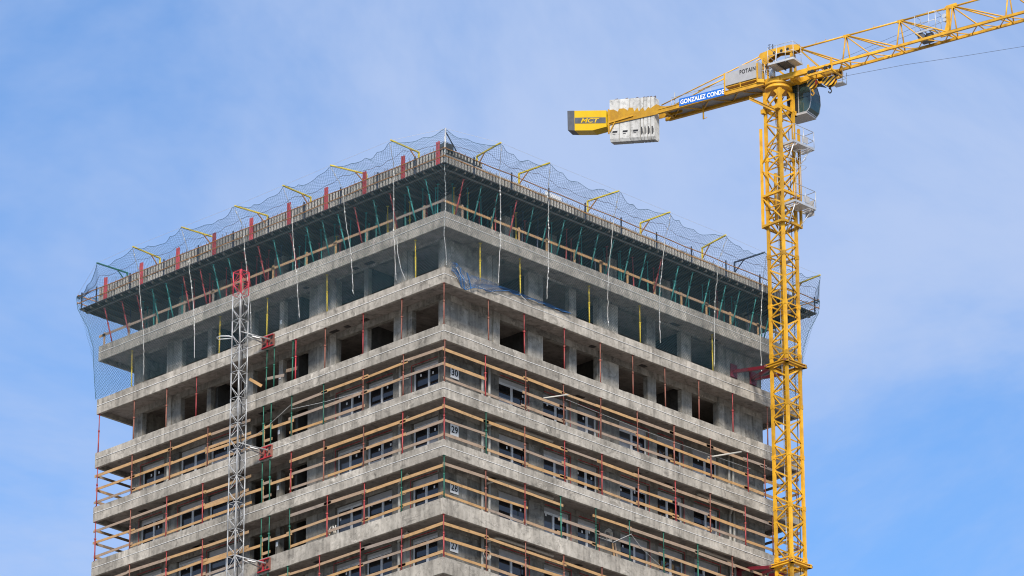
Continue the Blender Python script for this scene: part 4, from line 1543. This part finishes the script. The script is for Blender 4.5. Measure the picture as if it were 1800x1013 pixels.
# machinery platform on the camera side of the head
q = MB()
q.prism([cw(0.15, 0.35, 14.45), cw(1.75, 0.35, 14.45), cw(1.75, 1.35, 14.45), cw(0.15, 1.35, 14.45)], (0, 0, 0.03))
q.beam(cw(0.15, 1.35, 14.48), cw(1.75, 1.35, 14.48), 0.05, 0.12)
q.beam(cw(0.15, 0.35, 14.48), cw(0.15, 1.35, 14.48), 0.05, 0.12)
q.beam(cw(1.75, 0.35, 14.48), cw(1.75, 1.35, 14.48), 0.05, 0.12)
mp_ = q.build('machinery_platform', 'galv', crane)
q = MB()
q.beam(cw(0.7, 0.35, 14.40), cw(0.7, 1.35, 14.40), 0.06, 0.07)
q.beam(cw(1.25, 0.35, 14.40), cw(1.25, 1.35, 14.40), 0.06, 0.07)
q.prism([cw(0.76, 0.4, 14.44), cw(1.2, 0.4, 14.44), cw(1.2, 1.3, 14.44), cw(0.76, 1.3, 14.44)], (0, 0, -0.02))
q.build('deck_underframe', 'dark_grey', mp_)
q = MB()
for (s, o_) in ((0.15, 1.35), (0.7, 1.35), (1.25, 1.35), (1.75, 1.35), (0.15, 0.5), (1.75, 0.5)):
    q.tube(cw(s, o_, 14.5), cw(s, o_, 15.5), 0.02, 5)
for h in (14.98, 15.5):
    q.path([cw(0.15, 0.5, h), cw(0.15, 1.35, h), cw(1.68, 1.35, h), cw(1.75, 1.28, h), cw(1.75, 0.5, h)], 0.019, 5)
q.build('handrail', 'galv', mp_)
q = MB()
q.tube(cw(0.95, 0.75, 14.72), cw(1.5, 0.75, 14.72), 0.17, 12)
q.box(0, 0.01, 0, 0.01, 0, 0.01) if False else None
q.tube(cw(0.6, 0.8, 14.62), cw(0.85, 0.8, 14.62), 0.12, 10)
q.build('winch_motor', 'dark_grey', mp_)
q = MB()
for i in range(8):
    a = RND.uniform(-0.8, -0.35)
    q.path([cw(a, 0.5 + RND.uniform(-0.1, 0.2), 15.2 - 0.05 * i), cw(a + 0.25, 0.62, 14.8 - 0.03 * i), cw(a + 0.1 + 0.05 * i, 0.66, 14.45), cw(a + 0.5, 0.6, 14.12 + 0.05 * i)], 0.015, 4)
q.build('cable_loops', 'black', crane)
q = MB()
for (a, c_) in (((-0.45, 13.98), (-0.45, 14.9)), ((0.1, 13.98), (0.1, 14.7))):
    q.tube(cw(a[0], 0.72, a[1]), cw(c_[0], 0.72, c_[1]), 0.018, 5)
q.path([cw(-0.75, 0.72, 14.55), cw(-0.2, 0.72, 14.52), cw(0.15, 0.72, 14.5)], 0.016, 5)
q.tube(cw(0.0, 0.62, 14.05), cw(0.0, 0.62, 14.5), 0.16, 10)
q.build('slewing_motor', 'galv', crane)

# jib
JH = 1.70
top_nodes = [1.35, 4.32, 7.68, 10.92, 14.30, 17.65, 21.0, 24.35]
def jib_panel(i):
    s0, s1 = top_nodes[i], top_nodes[i + 1]
    sm_ = s0 + 0.49 * (s1 - s0)
    q = MB()
    for t in range(4):
        a, c_ = s0 + (s1 - s0) * t / 4, s0 + (s1 - s0) * (t + 1) / 4
        q.beam(cw(a, -0.45 if t % 2 else 0.45, ZJ), cw(c_, 0.45 if t % 2 else -0.45, ZJ), 0.045, 0.045)
    q.beam(cw(s1, -0.45, ZJ), cw(s1, 0.45, ZJ), 0.06, 0.06)
    pn = q.build('jib_panel', 'crane', crane)
    for o_ in (0.45, -0.45):
        ca = 2.4 if i == 0 else s0
        q = MB()
        q.beam(cw(ca, o_, ZJ), cw(s1, o_, ZJ), 0.12, 0.14)
        q.build('bottom_chord', 'crane', pn)
        if i > 0:
            MB().tube(cw(s0, o_, ZJ + 0.05), cw(s0, o_ * 0.08, ZJ + JH), 0.042, 8).build('post', 'crane', pn)
        MB().tube(cw(s0 + 0.04, o_ * 0.08, ZJ + JH - 0.06), cw(sm_, o_, ZJ + 0.05), 0.034, 8).build('brace', 'crane', pn)
        MB().tube(cw(s0 + 0.10, o_ * 0.08, ZJ + JH - 0.02), cw(s1 - 0.1, o_, ZJ + 0.05), 0.042, 8).build('brace', 'crane', pn)
    MB().tube(cw(s0, 0, ZJ + JH), cw(s1, 0, ZJ + JH), 0.052, 8).build('top_chord', 'crane', pn)
    q = MB()
    q.prism([cw(s1 - 0.16, 0.05, ZJ + JH - 0.1), cw(s1 + 0.22, 0.05, ZJ + JH - 0.1), cw(s1 + 0.22, 0.05, ZJ + JH + 0.06), cw(s1 - 0.16, 0.05, ZJ + JH + 0.06)], -JN * 0.1)
    q.build('node_plate', 'crane', pn)
    if i in (0, 1, 2):
        q = MB()
        for f_ in ((0.35, 0.55) if i == 0 else (0.5,)):
            s = s0 + (s1 - s0) * f_
            q.path([cw(s, 0, ZJ + JH + 0.05), cw(s + 0.06, 0, ZJ + JH + 0.16), cw(s + 0.12, 0, ZJ + JH + 0.05)], 0.014, 4)
        q.build('lifting_eye', 'crane', pn)
for i in range(len(top_nodes) - 1):
    jib_panel(i)
# joint frame of the jib at the third node, with the jib winch platform before it
q = MB()
q.beam(cw(10.62, 0.0, ZJ + 0.1), cw(10.62, 0.0, ZJ + JH), 0.1, 0.22, (0, 0, 1))
q.prism([cw(10.3, 0.04, ZJ + JH - 0.06), cw(10.55, 0.04, ZJ + JH + 0.14), cw(11.15, 0.04, ZJ + JH + 0.16), cw(11.2, 0.04, ZJ + JH - 0.06)], -JN * 0.08)
q.prism([cw(10.15, 0.1, ZJ + 0.05), cw(10.55, 0.1, ZJ + 0.05), cw(10.55, 0.1, ZJ + 0.8), cw(10.42, 0.1, ZJ + 0.4), cw(10.15, 0.1, ZJ + 0.3)], -JN * 0.1)
q.build('jib_joint_frame', 'crane', crane)
q = MB()
q.tube(cw(10.42, -0.06, ZJ + 1.25), cw(10.42, 0.12, ZJ + 1.25), 0.13, 12)
q.tube(cw(10.45, -0.06, ZJ + 1.0), cw(10.45, 0.12, ZJ + 1.0), 0.1, 12)
q.build('pulley', 'galv', crane)
q = MB()
q.beam(cw(8.75, 0.32, 14.5), cw(10.0, 0.32, 14.5), 0.05, 0.1)
q.beam(cw(8.75, -0.32, 14.5), cw(10.0, -0.32, 14.5), 0.05, 0.1)
q.beam(cw(8.75, 0.32, 14.5), cw(8.75, -0.32, 14.5), 0.05, 0.1)
q.beam(cw(10.0, 0.32, 14.5), cw(10.0, -0.32, 14.5), 0.05, 0.1)
for j in range(4):
    q.beam(cw(9.0 + j * 0.28, 0.32, 14.5), cw(9.0 + j * 0.28, -0.32, 14.5), 0.05, 0.04)
jp = q.build('winch_platform', 'galv', crane)
q = MB()
for (s, o_) in ((8.75, 0.32), (9.6, 0.32), (10.0, 0.32), (8.75, -0.32), (10.0, -0.32)):
    q.tube(cw(s, o_, 14.5), cw(s, o_, 15.55), 0.018, 5)
for h in (15.02, 15.55):
    q.path([cw(8.75, -0.32, h), cw(8.75, 0.32, h), cw(10.0, 0.32, h), cw(10.0, -0.32, h)], 0.017, 5)
q.build('handrail', 'galv', jp)
q = MB()
q.tube(cw(9.05, -0.2, 14.3), cw(9.05, 0.28, 14.3), 0.2, 14)
q.tube(cw(9.3, 0.0, 14.32), cw(9.65, 0.0, 14.32), 0.15, 12)
q.prism([cw(8.95, -0.25, 14.0), cw(9.6, -0.25, 14.0), cw(9.6, 0.25, 14.0), cw(8.95, 0.25, 14.0)], (0, 0, 0.16))
q.build('trolley_winch', 'dark_grey', jp)
# running ropes through the jib
q = MB()
q.path([cw(2.6, 0.05, 14.12), cw(10.42, 0.05, ZJ + 1.34)], 0.009, 4)
q.path([cw(2.6, -0.05, 14.05), cw(10.42, -0.05, ZJ + 1.02)], 0.009, 4)
q.path([cw(10.5, 0.1, 14.25), cw(24.0, 0.1, 14.2)], 0.008, 4)
q.build('hoist_rope', 'cable', crane)
tag(MB().path([Vector((MX, MY, 0)) + JD * s + Vector((0, 0, z)) for s, z in ((3.6, 13.32), (7.86, 12.99), (11.4, 12.58), (15.06, 12.20), (21.0, 11.6), (24.3, 11.3))], 0.010, 5).build('slack_rope', 'cable'), 'thin dark rope running out below the crane jib to the right edge', 'rope')

# trolley, hook blocks
def trolley(s, w_):
    q = MB()
    for o_ in (0.58, -0.58):
        q.beam(cw(s - w_, o_, ZJ - 0.05), cw(s + w_, o_, ZJ - 0.05), 0.06, 0.10)
        for e in (-w_, w_):
            q.beam(cw(s + e, o_, ZJ + 0.28), cw(s + e, o_, ZJ - 0.36), 0.1, 0.1)
        q.beam(cw(s - w_, o_, ZJ - 0.36), cw(s + w_, o_, ZJ - 0.36), 0.09, 0.12)
    for e in (-w_, 0, w_):
        q.beam(cw(s + e, 0.58, ZJ - 0.36), cw(s + e, -0.58, ZJ - 0.36), 0.09, 0.1)
    return q.build('trolley', 'crane', crane)
tr = trolley(2.95, 0.72)
q = MB()
for e in (2.3, 2.5, 3.3, 3.6):
    q.tube(cw(e, 0.5, ZJ - 0.2), cw(e, 0.66, ZJ - 0.2), 0.1, 10)
    q.tube(cw(e, -0.66, ZJ - 0.2), cw(e, -0.5, ZJ - 0.2), 0.1, 10)
q.build('trolley_wheel', 'black', tr)
q = MB()
q.prism([cw(3.2, -0.75, 13.12), cw(3.85, -0.75, 13.12), cw(3.85, -0.3, 13.12), cw(3.2, -0.3, 13.12)], (0, 0, 0.06))
for (s, o_) in ((3.2, -0.75), (3.85, -0.75), (3.85, -0.3), (3.2, -0.3)):
    q.tube(cw(s, o_, 13.15), cw(s, o_, 13.85), 0.016, 5)
q.path([cw(3.2, -0.75, 13.5), cw(3.85, -0.75, 13.5), cw(3.85, -0.3, 13.5)], 0.014, 4)
q.build('service_basket', 'galv', tr)
def hook_block(s, z, w_, hook):
    pol = [(-w_, 0.16), (-w_ * 0.9, 0.26), (w_ * 0.9, 0.26), (w_, 0.16), (w_ * 0.95, -0.05), (w_ * 0.45, -0.26), (-w_ * 0.2, -0.27), (-w_ * 0.9, -0.1)]
    q = MB()
    q.prism([cw(s + a, 0.14, z + c_) for a, c_ in pol], -JN * 0.03)
    q.prism([cw(s + a, -0.10, z + c_) for a, c_ in pol], -JN * 0.03)
    hb = q.build('hook_block', 'hazard', crane)
    q = MB()
    for a in (-w_ * 0.45, w_ * 0.45):
        q.tube(cw(s + a, -0.09, z + 0.08), cw(s + a, 0.10, z + 0.08), 0.15, 14)
    q.build('sheave', 'tape', hb)
    q = MB()
    q.tube(cw(s, 0.0, z - 0.22), cw(s, 0.0, z - 0.42), 0.05, 8)
    pts = [cw(s + 0.09 * math.cos(t), 0.0, z - 0.55 + 0.11 * math.sin(t)) for t in [math.radians(a) for a in range(90, -200, -25)]]
    q.path(pts, 0.034 if hook else 0.03, 6)
    q.tube(cw(s - 0.05, 0, z - 0.35), cw(s + 0.05, 0, z - 0.35), 0.07, 8)
    q.build('hook', 'black' if hook else 'crane', hb)
    q = MB()
    for a in (-w_ * 0.6, w_ * 0.6):
        q.tube(cw(s + a, 0, z + 0.1), cw(s + a, 0, ZJ - 0.3), 0.01, 4)
    q.build('reeving', 'cable', hb)
hook_block(3.22, 13.17, 0.40, True)
hook_block(2.13, 13.30, 0.26, False)

# cab hung on the far side of the mast, glass all round
def cabpt(s, o_, z):
    return cw(s, o_, z)
S0, S1c, ON, OF = 0.18, 1.50, -0.60, -1.62
def profile(o_):
    return [cabpt(S0, o_, 12.1), cabpt(1.42, o_, 12.12), cabpt(1.58, o_, 12.30), cabpt(1.68, o_, 12.75), cabpt(1.66, o_, 13.30), cabpt(1.50, o_, 13.88), cabpt(S0, o_, 13.88)]
pn_, pf2 = profile(ON), profile(OF)
q = MB()
for a in range(7):
    c_ = (a + 1) % 7
    q.beam(pn_[a], pn_[c_], 0.035, 0.035)
    q.beam(pf2[a], pf2[c_], 0.035, 0.035)
for a in (0, 1, 5, 6):
    q.beam(pn_[a], pf2[a], 0.04, 0.04)
q.beam(cabpt(0.9, ON, 12.1), cabpt(0.9, ON, 13.88), 0.05, 0.04)
cab = q.build('cab', 'galv', crane)
q = MB()
q.prism([cabpt(S0, ON + 0.02, 12.0), cabpt(1.40, ON + 0.02, 12.0), cabpt(1.40, OF, 12.0), cabpt(S0, OF, 12.0)], (0, 0, 0.09))
q.build('cab_floor', 'grey_panel', cab)
q = MB()
q.prism([cabpt(S0, ON, 13.9), cabpt(1.7, ON, 13.9), cabpt(1.7, OF, 13.9), cabpt(S0, OF, 13.9)], (0, 0, 0.07))
q.prism([cabpt(S0 - 0.02, ON, 12.1), cabpt(S0 - 0.02, ON, 13.9), cabpt(S0 - 0.02, OF, 13.9), cabpt(S0 - 0.02, OF, 12.1)], JD * 0.03)
q.build('cab_shell', 'dark_grey', cab)
def gl(pts, name='pane'):
    q = MB()
    nrm = (Vector(pts[1]) - Vector(pts[0])).cross(Vector(pts[2]) - Vector(pts[0])).normalized()
    q.prism(pts, nrm * 0.012)
    return q.build(name, 'cab_glass', cab)
gl([pn_[1], pn_[2], pf2[2], pf2[1]])
gl([pn_[2], pn_[3], pf2[3], pf2[2]])
gl([pn_[3], pn_[4], pf2[4], pf2[3]])
gl([pn_[4], pn_[5], pf2[5], pf2[4]])
gl([cabpt(0.92, ON, 13.0), cabpt(1.66, ON, 13.0), cabpt(1.64, ON, 13.30), cabpt(1.49, ON, 13.86), cabpt(0.92, ON, 13.86)])
gl([cabpt(0.92, ON, 12.14), cabpt(1.41, ON, 12.14), cabpt(1.56, ON, 12.31), cabpt(1.65, ON, 12.75), cabpt(1.66, ON, 12.96), cabpt(0.92, ON, 12.96)], 'lower_pane')
gl([cabpt(S0, ON, 13.0), cabpt(0.88, ON, 13.0), cabpt(0.88, ON, 13.86), cabpt(S0, ON, 13.86)])
gl(pf2)
q = MB()
q.prism([cabpt(S0, ON + 0.01, 12.1), cabpt(0.88, ON + 0.01, 12.1), cabpt(0.88, ON + 0.01, 13.0), cabpt(S0, ON + 0.01, 13.0)], -JN * 0.03)
q.build('door_panel', 'black', cab)
q = MB()
q.prism([cabpt(0.5, -0.85, 12.1), cabpt(1.0, -0.85, 12.1), cabpt(1.0, -1.35, 12.1), cabpt(0.5, -1.35, 12.1)], (0, 0, 0.5))
q.prism([cabpt(0.42, -0.85, 12.5), cabpt(0.58, -0.85, 12.5), cabpt(0.52, -0.85, 13.3), cabpt(0.38, -0.85, 13.3)], -JN * -0.5 if False else JN * -0.5)
q.build('seat', 'maroon', cab)
q = MB()
q.beam(cabpt(0.4, -0.7, 13.95), cabpt(0.4, -0.4, 14.0), 0.12, 0.3)
q.beam(cabpt(1.2, -0.7, 13.95), cabpt(1.2, -0.4, 14.0), 0.12, 0.3)
q.build('cab_bracket', 'crane', cab)
q = MB()
q.prism([cabpt(1.5, ON, 13.97), cabpt(2.1, ON, 13.72), cabpt(2.1, OF, 13.72), cabpt(1.5, OF, 13.97)], (0, 0, 0.03))
q.build('sun_visor', 'black', cab)

# counter-jib
cj = MB()
for o_ in (0.55, -0.55):
    cj.beam(cw(-7.6, o_, 13.86), cw(-0.6, o_, 13.86), 0.11, 0.20)
    cj.beam(cw(-7.4, o_, 13.97), cw(-0.6, o_, 13.97), 0.18, 0.03)
    cj.beam(cw(-7.4, o_, 13.75), cw(-0.6, o_, 13.75), 0.18, 0.03)
cjo = cj.build('counter_jib', 'crane', crane)
q = MB()
q.prism([cw(-7.2, 0.48, 13.9), cw(-0.7, 0.48, 13.9), cw(-0.7, -0.48, 13.9), cw(-7.2, -0.48, 13.9)], (0, 0, 0.025))
q.build('walkway', 'grey_panel', cjo)
for i in range(7):
    s = -7.0 + i * 0.95
    q = MB()
    q.beam(cw(s, 0.5 if i % 2 else -0.5, 13.82), cw(s + 0.95, -0.5 if i % 2 else 0.5, 13.82), 0.05, 0.05)
    q.build('brace', 'crane', cjo)
q = MB()
for o_ in (0.3, -0.3):
    q.tube(cw(-7.35, o_, 14.35), cw(-1.0, o_ * 0.4, 15.78), 0.034, 7)
q.tube(cw(-4.9, 0.4, 14.55), cw(-3.2, 0.3, 14.92), 0.03, 7)
q.build('tie_bar', 'crane', cjo)
q = MB()
q.tube(cw(-6.55, 0.2, 14.0), cw(-6.55, 0.2, 14.95), 0.03, 6)
q.path([cw(-6.55, 0.55, 14.5), cw(-5.2, 0.55, 14.5), cw(-3.1, 0.55, 14.5)], 0.014, 5)
for s in (-6.55, -5.2, -4.0):
    q.tube(cw(s, 0.55, 13.95), cw(s, 0.55, 14.5), 0.014, 5)
q.build('handrail', 'galv', cjo)
q = MB()
q.tube(cw(-4.83, 0.0, 13.8), cw(-4.83, 0.0, 12.98), 0.045, 7)
q.tube(cw(-4.83, 0.0, 13.0), cw(-4.6, 0.0, 13.02), 0.02, 5)
q.build('hanging_bracket', 'crane', cjo)
# ballast frame plates, rising towards the tail
fp = [(-10.69, 13.87), (-7.55, 13.72), (-6.2, 13.76), (-6.2, 13.98), (-6.9, 14.05), (-7.2, 14.15), (-7.5, 14.34), (-7.9, 14.18), (-8.02, 14.30), (-8.25, 14.10), (-8.4, 14.38), (-8.65, 14.18), (-8.75, 14.45),
      (-8.95, 14.25), (-9.05, 14.52), (-9.3, 14.58), (-9.36, 14.42), (-9.6, 14.62), (-9.95, 14.68), (-10.02, 14.52), (-10.3, 14.72), (-10.69, 14.78)]
q = MB()
for o_ in (0.61, -0.02):
    q.prism([cw(s, o_, z) for s, z in fp], -JN * 0.03)
q.beam(cw(-10.66, 0.6, 13.95), cw(-10.66, -0.04, 13.95), 0.12, 0.16)
q.beam(cw(-10.66, 0.6, 14.7), cw(-10.66, -0.04, 14.7), 0.1, 0.1)
q.beam(cw(-7.0, 0.6, 13.85), cw(-7.0, -0.6, 13.85), 0.14, 0.2)
bf = q.build('ballast_frame', 'crane', cjo)
q = MB()
q.beam(cw(-10.6, 0.645, 13.98), cw(-9.0, 0.645, 14.02), 0.05, 0.10)
q.beam(cw(-10.62, 0.63, 14.8), cw(-10.62, 0.63, 13.3), 0.08, 0.05)
q.beam(cw(-10.55, 0.63, 13.42), cw(-10.2, 0.63, 13.95), 0.05, 0.05)
q.build('frame_flange', 'crane', bf)
# tail box with the lettering
tb = [(-13.38, 15.42), (-10.80, 14.80), (-10.80, 13.80), (-11.70, 13.80), (-12.90, 14.09), (-13.36, 14.22)]
q = MB()
q.prism([cw(s, 0.60, z) for s, z in [(-12.91, 15.31), (-10.80, 14.80), (-10.80, 13.80), (-11.70, 13.80), (-12.90, 14.09)]], -JN * 0.5 - Vector((0, 0, 0.10)))
tbx = q.build('tail_box', 'crane_bright', crane)
q = MB()
q.prism([cw(s, 0.605, z) for s, z in [(-13.38, 15.42), (-12.915, 15.313), (-12.905, 14.092), (-13.36, 14.22)]], -JN * 0.51 - Vector((0, 0, 0.10)))
q.build('tail_cap', 'dark_grey', tbx)
def tbpt(s, f_):
    """point on the box side: f_ from bottom line to top line"""
    zt_ = 14.80 + (s + 10.80) * (15.31 - 14.80) / (-12.91 + 10.80)
    zb_ = zt_ - 1.2
    return cw(s, 0.606, zb_ + (zt_ - zb_) * f_)
q = MB()
q.prism([tbpt(-12.88, 0.34), tbpt(-10.83, 0.34), tbpt(-10.83, 0.64), tbpt(-12.88, 0.64)], JN * 0.004)
q.build('dark_stripe', 'dark_grey', tbx)
a, c_ = tbpt(-12.48, 0.375), tbpt(-11.25, 0.375)
ri = (c_ - a).normalized()
text_mesh('lettering', 'MCT', a + JN * 0.006, ri, Vector((0, 0, 1)), (c_ - a).length, 0.27, 'crane_bright', tbx, shear=0.3, bold=0.02)

# counterweight blocks, each its own thing
cwb = [(-10.60, -9.98), (-9.96, -9.28), (-9.25, -8.61), (-8.57, -8.38), (-8.36, -8.15), (-8.13, -7.92), (-7.90, -7.66)]
for n, (a, c_) in enumerate(cwb):
    ztop = lambda s: 14.87 + (s + 7.7) * (15.42 - 14.87) / (-10.65 + 7.7)
    zt1, zt0 = ztop(a), ztop(c_)
    zb1, zb0 = zt1 - 2.40, zt0 - 2.40
    pol = [cw(a, 0.55, zb1), cw(a, 0.48, zb1 - 0.17), cw(a, 0.12, zb1 - 0.20), cw(a, 0.03, zb1 - 0.05), cw(a, 0.03, zt1), cw(a, 0.55, zt1)]
    q = MB()
    w_ = (c_ - a) - 0.02
    q.prism(pol, JD * w_ + Vector((0, 0, zb0 - zb1)))
    # the blocks stand in crane space but are things of their own
    big = 'wide' if n < 3 else 'thin'
    nm = ORD[n] + ' from the tail' if n < 3 else ORD[n - 3] + ' thin one from the tail'
    o = q.build('counterweight_block', 'white_conc')
    o.location = CO
    tag(o, '%s white ballast block in the crane tail, %s' % (big, nm), 'counterweight', 'counterweight blocks')
    q = MB()
    mid = (a + c_) / 2
    q.path([cw(mid - 0.06, 0.3, ztop(mid) - 0.02), cw(mid - 0.05, 0.3, ztop(mid) + 0.13), cw(mid + 0.05, 0.3, ztop(mid) + 0.13), cw(mid + 0.06, 0.3, ztop(mid) - 0.02)], 0.03, 5)
    q.build('lifting_eye', 'rebar', o)
    q = MB()
    zb_ = ztop(mid) - 2.40
    if n < 3:
        sl = (15.42 - 14.87) / (-10.65 + 7.7)
        for (d0, d1, h0, h1) in ((-0.15, 0.17, 0.36, 0.46), (-0.13, 0.05, 0.26, 0.29)):
            q.prism([cw(mid + d0, 0.556, zb_ + h0 + sl * d0), cw(mid + d1, 0.556, zb_ + h0 + sl * d1), cw(mid + d1 + 0.03, 0.556, zb_ + h1 + sl * d1), cw(mid + d0 + 0.03, 0.556, zb_ + h1 + sl * d0)], JN * 0.004)
    else:
        for (d0, d1, h0, h1) in ((-0.07, 0.0, 0.15, 0.62), (0.02, 0.05, 0.22, 0.5)):
            q.prism([cw(mid + d0, 0.556, zb_ + h0), cw(mid + d1, 0.556, zb_ + h0), cw(mid + d1, 0.556, zb_ + h1), cw(mid + d0, 0.556, zb_ + h1)], JN * 0.004)
    q.build('maker_mark', 'ink', o)

# electrics cabinet with lettering
cb = [(-3.02, 14.27), (-0.92, 14.27), (-0.92, 15.26), (-2.12, 15.26), (-2.12, 15.02), (-3.02, 15.02)]
q = MB()
q.prism([cw(s, 0.66, z) for s, z in cb], -JN * 0.6)
cabi = q.build('electrics_cabinet', 'grey_panel', crane)
text_mesh('lettering', 'POTAIN', cw(-2.06, 0.664, 14.72), JD, Vector((0, 0, 1)), 1.02, 0.26, 'ink', cabi, bold=0.028, spacing=1.12)
q = MB()
q.beam(cw(-3.03, 0.68, 15.04), cw(-3.03, 0.68, 13.75), 0.06, 0.06)
q.beam(cw(-0.92, 0.70, 15.1), cw(-0.92, 0.70, 14.0), 0.07, 0.07)
q.beam(cw(-0.92, 0.68, 14.05), cw(-0.5, 0.6, 13.95), 0.1, 0.2)
q.beam(cw(-2.05, 0.66, 14.25), cw(-2.05, 0.6, 13.95), 0.05, 0.05)
q.prism([cw(-3.0, 0.6, 14.19), cw(-0.95, 0.6, 14.19), cw(-0.95, 0.1, 14.19), cw(-3.0, 0.1, 14.19)], (0, 0, 0.075))
q.build('cabinet_frame', 'crane', cabi)

# banner on the counter-jib
q = MB()
q.prism([cw(-5.98, 0.655, 13.80) + CO, cw(-3.02, 0.655, 13.74) + CO, cw(-3.02, 0.655, 14.20) + CO, cw(-5.98, 0.655, 14.26) + CO], -JN * 0.012)
bn = tag(q.build('banner', 'blue_banner'), 'long blue banner with white lettering on the crane counter-jib', 'banner')
sl = Vector((0, 0, -0.02))
ri = (cw(-3.02, 0.0, 13.74) - cw(-5.98, 0.0, 13.80)).normalized()
text_mesh('lettering', 'GONZALEZ CONDE', cw(-5.90, 0.660, 13.885) + CO, ri, Vector((0, 0, 1)), 2.82, 0.28, 'letter_white', bn, bold=0.022)
q = MB()
for i, mt in enumerate(('white', 'orange', 'white')):
    pass

# ------------------------------------------------------------------ small things on the storeys
def coil(loc, side, r, label):
    q = MB()
    for j in range(5):
        pts = []
        for a in range(0, 361, 20):
            t = math.radians(a)
            rr = r * (0.8 + 0.08 * j) + 0.02 * math.sin(3 * t + j)
            pts.append(Vector(face(side, rr * math.cos(t), 0.03 * j + 0.02 * math.sin(t * 2), rr * 1.15 * math.sin(t))))
        q.path(pts, 0.02, 5)
    o = q.build('cable_coil', 'pvc')
    o.location = loc
    tag(o, label, 'cable', 'cable coils')
coil(face('R', 4.05, -1.05, -5 * H - H + 1.35), 'R', 0.24, 'pale cable coil hung on the wall of storey twenty-seven near the corner')
coil(face('R', 13.1, -1.15, -4 * H - H + 1.55), 'R', 0.26, 'pale cable coil hung between windows of storey twenty-eight, right face')
def poke(side, p, q_, r, label):
    o = MB().tube(p, q_, r, 10).build('pipe_length', 'pvc')
    tag(o, label, 'pipe', 'pipes poking out')
poke('R', (20.1, 0.35, -8.0), (21.9, -0.45, -7.42), 0.045, 'pale pipe poking out through the right face guardrail of storey thirty near the crane')
poke('R', (7.5, 0.3, -8.1), (8.7, -0.32, -7.74), 0.035, 'pale pipe poking out above the guardrail of storey thirty over the second window')
# slack wires strung along the guardrails
def wire(pts, label):
    o = MB().path(pts, 0.012, 4).build('wire', 'rope')
    tag(o, label, 'wire', 'slack wires')
wire([face('R', 8.9 + i * 1.45, -0.03 - 0.02 * i, -2 * H - H + 1.45 - 0.10 * math.sin(i / 9 * math.pi)) for i in range(11)], 'slack white wire strung above the middle planks of storey thirty, right face')
wire([face('R', 13.7, 0.0, -5 * H + 1.5), face('R', 12.4, -0.1, -5 * H + 0.75), face('R', 11.2, -0.02, -5 * H + 0.72)], 'slack white wire falling left from a green prop on storey twenty-eight')
wire([face('R', 13.65, 0.0, -5 * H + 1.5), face('R', 14.6, -0.06, -5 * H + 0.9), face('R', 15.9, -0.04, -5 * H + 0.35)], 'slack white wire falling right from a green prop on storey twenty-eight')
wire([face('L', 16.0, -0.02, -3 * H + 0.35), face('L', 13.2, -0.02, -3 * H + 0.95), face('L', 11.25, -0.02, -3 * H + 1.75)], 'taut white wire slanting across the hoist bay of storey thirty')
wire([face('L', 11.2, -0.02, -3 * H + 1.5), face('L', 8.8, -0.06, -3 * H + 1.25), face('L', 6.2, -0.3, -3 * H + 1.2), face('L', 3.0, -0.5, -3 * H + 1.1)], 'thin white wire sagging across the left face windows of storey thirty')
# white tools behind the left face guardrail of storey twenty-eight
q = MB()
for i in range(5):
    a = RND.uniform(8.0, 8.6)
    q.path([face('L', a, -0.35, -5 * H + 0.1), face('L', a + RND.uniform(-0.15, 0.15), -0.3, -5 * H + 0.4), face('L', a + RND.uniform(-0.3, 0.3), -0.32, -5 * H + 0.62)], 0.035, 5)
tag(q.build('white_tubing', 'pvc'), 'tangle of white tubing before a left face window of storey twenty-eight', 'tubing')
# leaning timbers by the coil on storey twenty-eight
for d, dz in ((13.45, 1.25), (13.65, 1.3)):
    o = MB().beam(face('R', d, -0.9, -5 * H - 0.3), face('R', d + 0.08, -1.2, -5 * H + dz), 0.07, 0.07).build('timber_batten', 'wood')
    tag(o, 'upright timber batten beside the cable coil on storey twenty-eight, %s one' % ('left' if d < 13.5 else 'right'), 'timber', 'battens by the coil')
